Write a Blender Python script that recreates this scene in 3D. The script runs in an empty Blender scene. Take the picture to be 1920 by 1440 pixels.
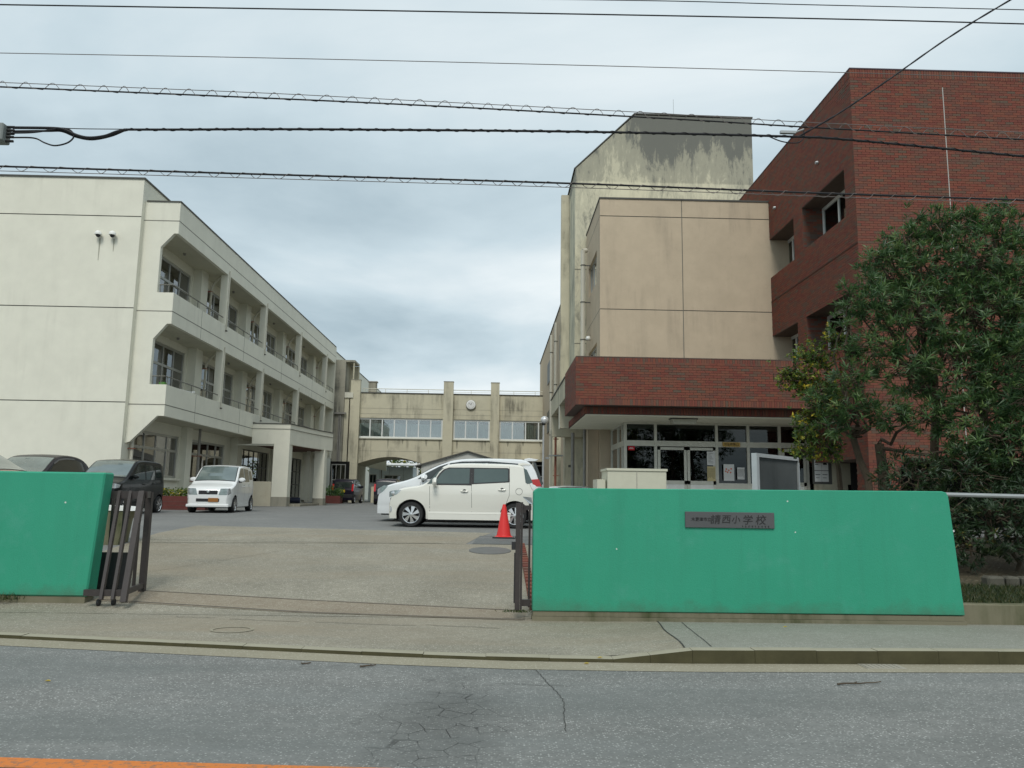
import bpy, bmesh, math, random
from mathutils import Vector, Matrix
from mathutils.geometry import tessellate_polygon
R = math.radians
rnd = random.Random(7)
scene = bpy.context.scene
col = scene.collection

# ------------------------------------------------------------------ camera
cam_d = bpy.data.cameras.new('camera')
cam = bpy.data.objects.new('camera', cam_d); col.objects.link(cam); scene.camera = cam
cam_d.sensor_width = 36.0; cam_d.lens = 27.19; cam_d.clip_end = 3000; cam_d.clip_start = 0.05
def cam_matrix(p, r, yw):
    cp, sp, cy, sy, cr, sr = math.cos(p), math.sin(p), math.cos(yw), math.sin(yw), math.cos(r), math.sin(r)
    B = Matrix(((1, 0, 0), (0, 0, -1), (0, 1, 0)))
    Y = Matrix(((cy, -sy, 0), (sy, cy, 0), (0, 0, 1)))
    P = Matrix(((1, 0, 0), (0, cp, sp), (0, -sp, cp)))
    Q = Matrix(((cr, -sr, 0), (sr, cr, 0), (0, 0, 1)))
    M = Q @ P @ B @ Y
    return Matrix((M[0], -Vector(M[1]), -Vector(M[2]))).transposed()
cam.matrix_world = Matrix.Translation((0, 0, 1.55)) @ cam_matrix(R(8.163), R(.89), R(1.184)).to_4x4()

# ------------------------------------------------------------------ sky and sun (overcast day)
world = bpy.data.worlds.new('World'); scene.world = world; world.use_nodes = True
SUN_EL, SUN_AZ = R(50), R(186)
def math2(op, a, b, nt):
    m = nt.nodes.new('ShaderNodeMath'); m.operation = op
    for s_, v in ((m.inputs[0], a), (m.inputs[1], b)):
        if isinstance(v, (int, float)): s_.default_value = v
        else: nt.links.new(v, s_)
    return m.outputs[0]
CLOUDS = [(-.28, 2.30, .70, .22, -.055), (-.50, 1.52, .50, .25, -.05), (-.75, 1.10, .35, .25, -.05), (.0, 1.9, .6, .16, .05), (.15, 1.25, .5, .2, .03), (.3, 2.9, 1.2, .3, .04)]
def build_world():
    nt = world.node_tree; nt.nodes.clear(); N = nt.nodes.new; L = nt.links.new
    out = N('ShaderNodeOutputWorld')
    sky = N('ShaderNodeTexSky'); sky.sky_type = 'NISHITA'; sky.sun_disc = False
    sky.sun_elevation = SUN_EL; sky.sun_rotation = SUN_AZ; sky.air_density = 1.0; sky.dust_density = 2.0
    b1 = N('ShaderNodeBackground'); b1.inputs[1].default_value = 0.05; L(sky.outputs[0], b1.inputs[0])
    tc = N('ShaderNodeTexCoord')
    sep = N('ShaderNodeSeparateXYZ'); L(tc.outputs['Generated'], sep.inputs[0])
    az = N('ShaderNodeMath'); az.operation = 'MAXIMUM'; az.inputs[1].default_value = 0.0; L(sep.outputs[2], az.inputs[0])
    ad = N('ShaderNodeMath'); ad.operation = 'ADD'; ad.inputs[1].default_value = 0.22; L(az.outputs[0], ad.inputs[0])
    dx = N('ShaderNodeMath'); dx.operation = 'DIVIDE'; L(sep.outputs[0], dx.inputs[0]); L(ad.outputs[0], dx.inputs[1])
    dy = N('ShaderNodeMath'); dy.operation = 'DIVIDE'; L(sep.outputs[1], dy.inputs[0]); L(ad.outputs[0], dy.inputs[1])
    cmb = N('ShaderNodeCombineXYZ'); L(dx.outputs[0], cmb.inputs[0]); L(dy.outputs[0], cmb.inputs[1])
    mp = N('ShaderNodeMapping'); mp.inputs['Location'].default_value = (CLX, CLY, 0); mp.inputs['Scale'].default_value = (.55, .8, 1)
    mp.inputs['Rotation'].default_value = (0, 0, R(-12))
    L(cmb.outputs[0], mp.inputs[0])
    n1 = N('ShaderNodeTexNoise'); n1.inputs['Scale'].default_value = 1.0; n1.inputs['Detail'].default_value = 9; n1.inputs['Roughness'].default_value = .56
    n1.inputs['Distortion'].default_value = .35
    L(mp.outputs[0], n1.inputs['Vector'])
    fac = n1.outputs['Fac']
    for (bx, by, sx_, sy_, amp) in CLOUDS:          # darker and paler cloud banks
        m2 = N('ShaderNodeMapping'); m2.vector_type = 'POINT'; m2.inputs['Location'].default_value = (-bx / sx_, -by / sy_, 0); m2.inputs['Scale'].default_value = (1 / sx_, 1 / sy_, 0)
        nz = N('ShaderNodeTexNoise'); nz.inputs['Scale'].default_value = 2.2; nz.inputs['Detail'].default_value = 4; L(cmb.outputs[0], nz.inputs['Vector'])
        vm = N('ShaderNodeVectorMath'); vm.operation = 'LENGTH'; L(cmb.outputs[0], m2.inputs[0]); L(m2.outputs[0], vm.inputs[0])
        ad2 = math2('ADD', vm.outputs['Value'], math2('MULTIPLY', math2('SUBTRACT', nz.outputs['Fac'], .5, nt), 3.2, nt), nt)
        mr = N('ShaderNodeMapRange'); mr.interpolation_type = 'SMOOTHSTEP'; L(ad2, mr.inputs[0]); mr.inputs[1].default_value = .35; mr.inputs[2].default_value = 1.35; mr.inputs[3].default_value = amp; mr.inputs[4].default_value = 0
        fac = math2('ADD', fac, mr.outputs[0], nt)
    cr = N('ShaderNodeValToRGB'); L(fac, cr.inputs[0])
    e = cr.color_ramp.elements
    e[0].position = .30; e[0].color = (.31, .405, .46, 1)
    e[1].position = .66; e[1].color = (.72, .78, .80, 1)
    m = e.new(.48); m.color = (.50, .60, .65, 1)
    b2 = N('ShaderNodeBackground'); b2.inputs[1].default_value = SKY; L(cr.outputs[0], b2.inputs[0])
    mx = N('ShaderNodeMixShader'); mx.inputs[0].default_value = .93
    L(b1.outputs[0], mx.inputs[1]); L(b2.outputs[0], mx.inputs[2]); L(mx.outputs[0], out.inputs[0])
SKY = .98; CLX, CLY = 3.1, 1.7
build_world()
sd = bpy.data.lights.new('sun', 'SUN'); sd.energy = 1.5; sd.angle = R(20); sd.color = (1, .965, .9)
so = bpy.data.objects.new('sun', sd); col.objects.link(so)
_d = Vector((math.sin(SUN_AZ) * math.cos(SUN_EL), math.cos(SUN_AZ) * math.cos(SUN_EL), math.sin(SUN_EL)))
so.rotation_euler = _d.to_track_quat('Z', 'Y').to_euler(); so.location = (0, 0, 60)
scene.view_settings.view_transform = 'Standard'; scene.view_settings.look = 'None'
scene.view_settings.exposure = 0.36; scene.view_settings.gamma = 1.0; scene.view_settings.use_curve_mapping = False
scene.render.engine = 'CYCLES'
scene.cycles.max_bounces = 8; scene.cycles.transparent_max_bounces = 12; scene.cycles.use_denoising = True

# ------------------------------------------------------------------ materials
MATS = {}
def base_mat(name, rough=.8, spec=.3):
    m = bpy.data.materials.new(name); m.use_nodes = True
    b = m.node_tree.nodes['Principled BSDF']; b.inputs['Roughness'].default_value = rough
    b.inputs['Specular IOR Level'].default_value = spec
    MATS[name] = m
    return m, m.node_tree, b
def noise(nt, vec, scale, detail=4, rough=.55, dist=0, stretch=None):
    if stretch:
        mp = nt.nodes.new('ShaderNodeMapping'); mp.inputs['Scale'].default_value = stretch; nt.links.new(vec, mp.inputs[0]); vec = mp.outputs[0]
    n = nt.nodes.new('ShaderNodeTexNoise'); n.inputs['Scale'].default_value = scale; n.inputs['Detail'].default_value = detail
    n.inputs['Roughness'].default_value = rough; n.inputs['Distortion'].default_value = dist
    nt.links.new(vec, n.inputs['Vector']); return n.outputs['Fac']
def ramp(nt, fac, stops):
    c = nt.nodes.new('ShaderNodeValToRGB'); nt.links.new(fac, c.inputs[0]); e = c.color_ramp.elements
    while len(e) < len(stops): e.new(.5)
    for k, (p, v) in enumerate(stops):
        e[k].position = p; e[k].color = (*v, 1) if len(v) == 3 else v
    return c.outputs['Color']
def g(v): return (v, v, v)
def mix(nt, fac, a, b, mode='MIX'):
    m = nt.nodes.new('ShaderNodeMix'); m.data_type = 'RGBA'; m.blend_type = mode
    for s, v in ((m.inputs[0], fac), (m.inputs[6], a), (m.inputs[7], b)):
        if isinstance(v, (int, float)): s.default_value = v
        elif isinstance(v, tuple): s.default_value = (*v, 1)
        else: nt.links.new(v, s)
    return m.outputs[2]
def math_(nt, op, a, b=None):
    m = nt.nodes.new('ShaderNodeMath'); m.operation = op
    for s, v in ((m.inputs[0], a), (m.inputs[1], b)):
        if v is None: continue
        if isinstance(v, (int, float)): s.default_value = v
        else: nt.links.new(v, s)
    return m.outputs[0]
def bump(nt, b, h, strength=.3, dist=.01):
    n = nt.nodes.new('ShaderNodeBump'); n.inputs['Strength'].default_value = strength; n.inputs['Distance'].default_value = dist
    nt.links.new(h, n.inputs['Height']); nt.links.new(n.outputs[0], b.inputs['Normal'])
def objco(nt): 
    # world-space position: every wall keeps its own stains
    return nt.nodes.new('ShaderNodeNewGeometry').outputs['Position']
def tcobj(nt): return nt.nodes.new('ShaderNodeTexCoord').outputs['Object']

def plain(name, c, rough=.7, metal=0, spec=.3, var=.12, scale=6, coat=0, bmp=0):
    m, nt, b = base_mat(name, rough, spec); b.inputs['Metallic'].default_value = metal
    v = tcobj(nt); f = noise(nt, v, scale, 5)
    cc = mix(nt, f, tuple(x * (1 - var) for x in c), tuple(min(1, x * (1 + var)) for x in c))
    nt.links.new(cc, b.inputs['Base Color'])
    if coat: b.inputs['Coat Weight'].default_value = coat; b.inputs['Coat Roughness'].default_value = .04
    if bmp: bump(nt, b, noise(nt, v, scale * 12, 4), bmp, .004)
    return m
def concrete(name, c, stain, amount=.5, streak=1.0, rough=.88, grain=.25, zdark=None, fine=.10):
    m, nt, b = base_mat(name, rough, .2); v = objco(nt)
    big = noise(nt, v, .55, 6, .6)
    st = noise(nt, v, 1.0, 6, .62, .2, (2.2, 2.2, .22))
    spots = noise(nt, v, 5, 6, .7)
    k1 = ramp(nt, st, [(.5 - .05 * (amount > .8), g(0)), (.82 - .08 * (amount > .8), g(1))])
    k2 = ramp(nt, big, [(.42, g(0)), (.75, g(1))])
    f = math_(nt, 'MULTIPLY', k1, k2); f = math_(nt, 'MULTIPLY', f, amount * 2.0 * streak)
    f2 = math_(nt, 'MULTIPLY', ramp(nt, spots, [(.55, g(0)), (.8, g(1))]), amount * .35)
    f = math_(nt, 'ADD', f, f2); 
    cb = mix(nt, noise(nt, v, 1.7, 5), tuple(x * (1 - fine) for x in c), tuple(x * (1 + fine) for x in c))
    if zdark:                                    # weather crust near the exposed top: z0 .. z1
        z0, z1, dc, thr = zdark
        sp = nt.nodes.new('ShaderNodeSeparateXYZ'); nt.links.new(v, sp.inputs[0])
        mr = nt.nodes.new('ShaderNodeMapRange'); nt.links.new(sp.outputs[2], mr.inputs[0])
        mr.inputs[1].default_value = z0; mr.inputs[2].default_value = z1
        nn = noise(nt, v, 1.5, 10, .78, .4, (1.6, 1.6, .45)); n3 = noise(nt, v, .45, 4, .6, .3, (1, 1, .35))
        q = math_(nt, 'ADD', math_(nt, 'MULTIPLY', nn, 1.1), math_(nt, 'MULTIPLY', n3, .9))
        q = math_(nt, 'ADD', q, math_(nt, 'MULTIPLY', mr.outputs[0], .38))
        q = math_(nt, 'MULTIPLY', q, .7); q = ramp(nt, q, [(thr * .7 - .04, g(0)), (thr * .7 + .02, g(.45)), (thr * .7 + .09, g(.5)), (thr * .7 + .16, g(.95))])
        edge = ramp(nt, math_(nt, 'ADD', mr.outputs[0], math_(nt, 'MULTIPLY', nn, .10)), [(.04, g(0)), (.07, g(1))])
        q = math_(nt, 'MULTIPLY', q, edge)
        f0 = mix(nt, math_(nt, 'MULTIPLY', edge, .35), cb, tuple(x * .62 for x in c))
        cb = mix(nt, q, f0, dc)
    cl = nt.nodes.new('ShaderNodeClamp'); nt.links.new(f, cl.inputs[0])
    nt.links.new(mix(nt, cl.outputs[0], cb, stain), b.inputs['Base Color'])
    bump(nt, b, noise(nt, v, 40, 6, .7), grain, .006)
    return m
cream = concrete('cream plaster', (.73, .715, .61), (.42, .405, .34), .24)
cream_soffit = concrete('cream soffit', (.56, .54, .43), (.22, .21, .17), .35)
pinkc = concrete('buff render', (.52, .43, .315), (.25, .21, .165), .55, 1.0, fine=.14)
towerc = concrete('tower render', (.64, .61, .46), (.23, .235, .2), .45, zdark=(15.6, 19.0, (.15, .155, .14), .96))
oldc = concrete('old concrete', (.55, .515, .39), (.17, .16, .125), .85, 1.3)
greyc = concrete('grey concrete', (.32, .305, .25), (.10, .10, .085), .9, 1.3)
basec = concrete('mossy concrete', (.19, .175, .12), (.06, .07, .03), .95, 1.3)
kerbc = concrete('kerb concrete', (.33, .31, .235), (.13, .13, .07), .6)
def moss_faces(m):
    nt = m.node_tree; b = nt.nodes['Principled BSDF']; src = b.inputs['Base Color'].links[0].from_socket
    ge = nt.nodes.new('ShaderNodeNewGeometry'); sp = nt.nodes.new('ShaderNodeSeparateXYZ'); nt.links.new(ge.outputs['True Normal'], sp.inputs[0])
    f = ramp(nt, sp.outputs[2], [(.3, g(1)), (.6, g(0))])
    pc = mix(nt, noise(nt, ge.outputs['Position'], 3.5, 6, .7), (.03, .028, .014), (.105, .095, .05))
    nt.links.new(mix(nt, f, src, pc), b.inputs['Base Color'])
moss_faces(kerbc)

def paint_green():
    m, nt, b = base_mat('green wall paint', .62, .35); v = objco(nt)
    c = mix(nt, noise(nt, v, 1.2, 5), (.026, .275, .168), (.038, .325, .202))
    c = mix(nt, math_(nt, 'MULTIPLY', ramp(nt, noise(nt, v, 2.2, 7, .7), [(.55, g(0)), (.8, g(1))]), .5), c, (.085, .33, .25))
    c = mix(nt, math_(nt, 'MULTIPLY', ramp(nt, noise(nt, v, 1.5, 6, .6, .2, (3, 3, .3)), [(.48, g(0)), (.78, g(1))]), .30), c, (.03, .20, .125))
    sz = nt.nodes.new('ShaderNodeSeparateXYZ'); nt.links.new(v, sz.inputs[0])
    lo = ramp(nt, math_(nt, 'ADD', sz.outputs[2], math_(nt, 'MULTIPLY', noise(nt, v, 3, 7, .7), .5)), [(.30, g(.75)), (.52, g(0))])
    c = mix(nt, lo, c, (.06, .16, .10))                # splash dirt along the foot
    vo = nt.nodes.new('ShaderNodeTexVoronoi'); vo.inputs['Scale'].default_value = 3.0; nt.links.new(v, vo.inputs['Vector'])
    sp = ramp(nt, math_(nt, 'ADD', vo.outputs['Distance'], math_(nt, 'MULTIPLY', noise(nt, v, 30, 3), .06)), [(.055, g(1)), (.066, g(0))])
    c = mix(nt, sp, c, (.55, .62, .55))
    nt.links.new(c, b.inputs['Base Color']); bump(nt, b, noise(nt, v, 55, 6, .7), .5, .006)
    return m
greenp = paint_green()

def ground_mat(name, c1, c2, speck, dark, sps=150, amount=.5, rough=.85, patch=None, cracks=False, tint=None):
    m, nt, b = base_mat(name, rough, .25); v = objco(nt)
    c = mix(nt, ramp(nt, noise(nt, v, .7, 8, .66), [(.32, g(0)), (.68, g(1))]), c1, c2)
    c = mix(nt, math_(nt, 'MULTIPLY', ramp(nt, noise(nt, v, 9, 6, .65), [(.4, g(0)), (.8, g(1))]), .5), c, dark)
    vo = nt.nodes.new('ShaderNodeTexVoronoi'); vo.inputs['Scale'].default_value = sps; vo.inputs['Randomness'].default_value = 1
    mp = nt.nodes.new('ShaderNodeMapping'); mp.inputs['Scale'].default_value = (.8, 1.25, .01); nt.links.new(v, mp.inputs[0]); nt.links.new(mp.outputs[0], vo.inputs['Vector'])
    sepc = nt.nodes.new('ShaderNodeSeparateColor'); nt.links.new(vo.outputs['Color'], sepc.inputs[0])
    lit = ramp(nt, sepc.outputs[0], [(1 - amount * .5, g(0)), (1 - amount * .5 + .02, g(1))])
    drk = ramp(nt, sepc.outputs[1], [(.62, g(0)), (.9, g(.75))])
    cell = ramp(nt, vo.outputs['Distance'], [(.30, g(1)), (.55, g(0))])
    c = mix(nt, math_(nt, 'MULTIPLY', drk, .6), c, dark)
    c = mix(nt, math_(nt, 'MULTIPLY', lit, cell), c, speck)
    if tint: c = mix(nt, ramp(nt, noise(nt, v, .5, 5, .6, .3, (.35, 1.5, 1)), [(.45, g(0)), (.75, g(.8))]), c, tint)
    if cracks:
        c = mix(nt, math_(nt, 'MULTIPLY', ramp(nt, noise(nt, v, 1.0, 6, .62, .3, (.22, 1.3, 1)), [(.45, g(0)), (.66, g(1))]), .45), c, (.115, .125, .118))   # worn, darker wheel tracks
        # alligator cracking in one worn patch of the lane
        d2 = nt.nodes.new('ShaderNodeVectorMath'); d2.operation = 'DISTANCE'
        mq = nt.nodes.new('ShaderNodeMapping'); mq.inputs['Scale'].default_value = (1.7, .75, 0); nt.links.new(v, mq.inputs[0])
        nt.links.new(mq.outputs[0], d2.inputs[0]); d2.inputs[1].default_value = (-.32 * 1.7, 5.7 * .75, 0)
        dm = math_(nt, 'ADD', d2.outputs['Value'], math_(nt, 'MULTIPLY', noise(nt, v, 1.6, 7, .72, .6), 1.9))
        dm = math_(nt, 'MULTIPLY', dm, .4); msk = ramp(nt, dm, [(.46, g(1)), (.84, g(0))])
        vc = nt.nodes.new('ShaderNodeTexVoronoi'); vc.feature = 'DISTANCE_TO_EDGE'; vc.inputs['Scale'].default_value = 6.5
        wv = mix(nt, .10, v, nt.nodes.new('ShaderNodeTexNoise').outputs['Color']); nt.links.new(wv, vc.inputs['Vector'])
        brk = ramp(nt, noise(nt, v, 4.5, 3), [(.40, g(0)), (.55, g(1))])
        ln = ramp(nt, vc.outputs['Distance'], [(.012, g(1)), (.034, g(0))])
        c = mix(nt, math_(nt, 'MULTIPLY', msk, .5), c, tuple(x * .8 for x in dark))
        c = mix(nt, math_(nt, 'MULTIPLY', math_(nt, 'MULTIPLY', ln, brk), math_(nt, 'MULTIPLY', msk, .9)), c, (.025, .025, .024))
    nt.links.new(c, b.inputs['Base Color'])
    bump(nt, b, vo.outputs['Distance'], .5, .004)
    return m
asphalt = ground_mat('road asphalt', (.185, .188, .178), (.245, .248, .235), (.52, .53, .50), (.10, .103, .098), 80, .30, cracks=True, tint=(.165, .18, .175))
yardasph = ground_mat('yard asphalt', (.18, .182, .175), (.235, .235, .222), (.36, .36, .35), (.13, .133, .13), 60, .2, tint=(.145, .148, .145))
tanconc = ground_mat('drive concrete', (.225, .208, .162), (.325, .302, .24), (.50, .48, .42), (.15, .14, .11), 75, .36, tint=(.27, .225, .16))
swconc = ground_mat('pavement concrete', (.235, .235, .195), (.28, .28, .24), (.44, .44, .40), (.17, .17, .14), 80, .3)
gutterc = ground_mat('gutter concrete', (.27, .245, .18), (.33, .305, .23), (.46, .44, .36), (.24, .22, .16), 70, .25)
darkasph = ground_mat('patched asphalt', (.13, .14, .135), (.16, .165, .16), (.25, .26, .25), (.09, .10, .10), 60, .2)
soil = ground_mat('garden soil', (.07, .06, .04), (.10, .09, .055), (.2, .17, .12), (.035, .03, .02), 30, .3)
lineor = None
def line_mat():
    m, nt, b = base_mat('orange line paint', .7, .3); v = objco(nt)
    w = ramp(nt, noise(nt, v, 22, 6, .75), [(.50, g(0)), (.62, g(1))]); w = math_(nt, 'MULTIPLY', w, .75)
    nt.links.new(mix(nt, w, (.60, .19, .04), (.16, .13, .10)), b.inputs['Base Color']); bump(nt, b, noise(nt, v, 90, 4), .4, .003)
    return m
lineor = line_mat()
def brick_mat(name, attr):
    m, nt, b = base_mat(name, .8, .25); v = objco(nt)
    if attr:
        a = nt.nodes.new('ShaderNodeAttribute'); a.attribute_name = 'tone'; f = a.outputs['Fac']
    else:
        f = nt.nodes.new('ShaderNodeObjectInfo').outputs['Random']
    c = ramp(nt, f, [(0, (.165, .047, .035)), (.28, (.210, .062, .040)), (.55, (.195, .074, .045)), (.8, (.145, .058, .044)), (.95, (.13, .078, .053)), (1, (.115, .087, .064))])
    c = mix(nt, math_(nt, 'MULTIPLY', noise(nt, v, 14, 4), .3), c, (.10, .05, .04))
    c = mix(nt, math_(nt, 'MULTIPLY', ramp(nt, noise(nt, v, .5, 5), [(.45, g(0)), (.75, g(1))]), .35), c, (.15, .085, .065))
    nt.links.new(c, b.inputs['Base Color']); bump(nt, b, noise(nt, v, 80, 4), .3, .003)
    return m
brick_one = brick_mat('brick face single', False); brick_many = brick_mat('brick face', True)
mortar = plain('mortar', (.115, .085, .07), .9, var=.2)
frame_al = plain('aluminium frame', (.42, .42, .39), .4, .55, .5, .08)
frame_dk = plain('dark bronze frame', (.10, .10, .09), .5, .3)
frame_wt = plain('white aluminium', (.70, .72, .70), .4)
frame_wh = plain('cream painted frame', (.60, .59, .50), .55)
coping = plain('grey coping', (.085, .085, .075), .6)
pipe_m = plain('painted pipe', (.52, .50, .42), .5)
pipe_g = plain('grey pipe', (.26, .25, .23), .55, var=.3)
rust = plain('rusty pipe', (.33, .13, .09), .7, var=.35)
rail_m = plain('steel rail', (.17, .165, .14), .5, .3)
gate_m = plain('brown gate paint', (.050, .042, .040), .45, .1, .4, .25, 14)
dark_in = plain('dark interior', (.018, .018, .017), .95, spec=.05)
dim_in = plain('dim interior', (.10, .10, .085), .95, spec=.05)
soffit_br = plain('brown soffit', (.13, .07, .05), .8)
white_p = plain('white paint', (.78, .78, .74), .45)
curtain_m = plain('curtain cloth', (.50, .49, .42), .9, var=.15)
curtain_sky = plain('pale blue curtain and sky reflection', (.72, .84, .84), .9, var=.06)  # cloth in the brick recesses, painted sky reflection behind the bridge panes
cream_reflect = plain('pale cream reflection', (.66, .68, .56), .9, var=.06)  # paints the cream building reflected in the bridge panes
curtain_g = plain('grey curtain', (.27, .27, .25), .9, var=.15)
rubber = plain('black rubber', (.022, .022, .022), .6)
black_pl = plain('black plastic', (.03, .03, .032), .45)
chrome = plain('alloy', (.70, .70, .70), .22, .9, .5, .05)
cone_red = plain('cone plastic', (.66, .03, .028), .42, spec=.4, var=.06)
steel = plain('galvanised steel', (.36, .38, .38), .45, .5)
cable_m = plain('black cable', (.018, .018, .02), .55)
cable_g = plain('grey wire', (.16, .14, .13), .5)
paper = plain('paper', (.72, .72, .70), .8, var=.04)
paper_y = plain('yellowed paper', (.62, .52, .28), .8, var=.06)
ink = plain('ink', (.03, .03, .03), .8)
ink_r = plain('orange print', (.65, .16, .09), .8)
gold = plain('gold sign', (.52, .34, .10), .4, .4)
stone_pl = concrete('plaque stone', (.10, .102, .105), (.07, .07, .07), .5)
redlamp = plain('red lamp lens', (.50, .012, .015), .15, spec=.6, var=.05, coat=.6)
clearlamp = plain('clear lamp lens', (.55, .58, .60), .12, .6, .7, .6, 9, coat=.8)
plate_y = plain('yellow plate', (.68, .46, .03), .45)
plate_o = plain('amber plate', (.30, .13, .035), .45)
prefab = plain('prefab panel', (.62, .68, .68), .6)
prefab_g = plain('grey prefab panel', (.50, .51, .48), .6)
rooft = plain('roof sheet', (.10, .10, .09), .6)
roofw = plain('white roof sheet', (.75, .73, .71), .6, var=.25)
planter_m = plain('red planter brick', (.13, .04, .034), .8, var=.3)
tub = plain('cream tank paint', (.55, .54, .43), .55, var=.08)
board_m = concrete('dark board', (.105, .115, .115), (.06, .065, .065), .8)
bark = plain('bark', (.085, .065, .045), .9, var=.35, bmp=.8)
bulb_m = plain('lamp globe', (.72, .73, .74), .2, .3, .6)
blue_net = plain('dark blue', (.02, .025, .05), .6)
def glassy(name, tint=(.55, .60, .58), ior=1.5, trans=.55, refl=1.0):
    m = bpy.data.materials.new(name); m.use_nodes = True; nt = m.node_tree; nt.nodes.clear(); N = nt.nodes.new
    o = N('ShaderNodeOutputMaterial'); t = N('ShaderNodeBsdfTransparent'); t.inputs[0].default_value = (*tint, 1)
    gl = N('ShaderNodeBsdfGlossy'); gl.inputs['Roughness'].default_value = .015; gl.inputs[0].default_value = (refl, refl, refl, 1)
    fr = N('ShaderNodeFresnel'); fr.inputs[0].default_value = ior
    a = math_(nt, 'MULTIPLY', fr.outputs[0], 1.6); a = math_(nt, 'MINIMUM', a, 1.0)
    bp = N('ShaderNodeBump'); bp.inputs['Strength'].default_value = .05; bp.inputs['Distance'].default_value = .02
    v = tcobj(nt); nt.links.new(noise(nt, v, 1.2, 2), bp.inputs['Height'])
    nt.links.new(bp.outputs[0], gl.inputs['Normal'])
    mx = N('ShaderNodeMixShader'); nt.links.new(a, mx.inputs[0]); nt.links.new(t.outputs[0], mx.inputs[1]); nt.links.new(gl.outputs[0], mx.inputs[2])
    nt.links.new(mx.outputs[0], o.inputs[0]); MATS[name] = m; return m
glass = glassy('window glass', (.50, .55, .53), 1.75)
glass_link = glassy('bridge window glass', (.86, .92, .91), 2.2)
glass_dark = glassy('shaded glass', (.5, .55, .53), 1.36)
carglass = plain('car glass', (.022, .03, .028), .04, spec=.9, var=.3, scale=1.5)
wsglass = plain('windscreen sky sheen', (.12, .155, .15), .05, spec=1.0, var=.55, scale=1.1, coat=1)  # pale mottled base colour imitates bright sky reflected in the windscreens
carglass_c = glassy('clear car glass', (.62, .72, .68), 1.6)
def carpaint(name, c, rough=.35, metal=0, coat=1.0):
    m, nt, b = base_mat(name, rough, .5 if coat == 1 else .15); b.inputs['Base Color'].default_value = (*c, 1); b.inputs['Metallic'].default_value = metal
    v = tcobj(nt); f = noise(nt, v, 3, 4)
    nt.links.new(mix(nt, f, tuple(x * .96 for x in c), c), b.inputs['Base Color'])
    b.inputs['Coat Weight'].default_value = coat; b.inputs['Coat Roughness'].default_value = .05
    return m
p_pearl = carpaint('pearl white paint', (.74, .73, .66)); p_white = carpaint('white paint car', (.78, .79, .78)); p_silver = carpaint('silver white paint', (.77, .79, .79), .3, .05)
p_black = carpaint('black car paint', (.008, .010, .010), .3, 0, .25); p_dark = carpaint('dark grey car paint', (.025, .02, .022), .35, .1, .3)
p_orange = carpaint('copper car paint', (.22, .075, .02), .3, .4); p_navy = carpaint('navy black paint', (.012, .010, .02), .3, 0, .3)
def leaf_mat(name, stops, trans=.25):
    m, nt, b = base_mat(name, .42, .45)
    a = nt.nodes.new('ShaderNodeAttribute'); a.attribute_name = 'tone'
    nt.links.new(ramp(nt, a.outputs['Fac'], stops), b.inputs['Base Color'])
    o = nt.nodes['Material Output']; tr = nt.nodes.new('ShaderNodeBsdfTranslucent'); nt.links.new(ramp(nt, a.outputs['Fac'], [(p, tuple(min(1, x * 1.5) for x in c)) for p, c in stops]), tr.inputs[0])
    mx = nt.nodes.new('ShaderNodeMixShader'); mx.inputs[0].default_value = trans
    nt.links.new(b.outputs[0], mx.inputs[1]); nt.links.new(tr.outputs[0], mx.inputs[2]); nt.links.new(mx.outputs[0], o.inputs[0]); return m
leaf_big = leaf_mat('long leaf', [(0, (.025, .058, .022)), (.35, (.05, .105, .036)), (.7, (.095, .165, .05)), (1, (.19, .25, .08))], .35)
leaf_small = leaf_mat('small leaf', [(0, (.035, .08, .02)), (.40, (.075, .135, .024)), (.66, (.19, .22, .03)), (.85, (.45, .38, .035)), (1, (.62, .46, .04))], .3)
leaf_hedge = leaf_mat('hedge leaf', [(0, (.012, .03, .012)), (.6, (.03, .06, .02)), (.92, (.06, .085, .025)), (1, (.2, .17, .05))])
grass_m = leaf_mat('grass blade', [(0, (.02, .035, .012)), (.6, (.045, .07, .022)), (1, (.13, .12, .05))])

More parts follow.
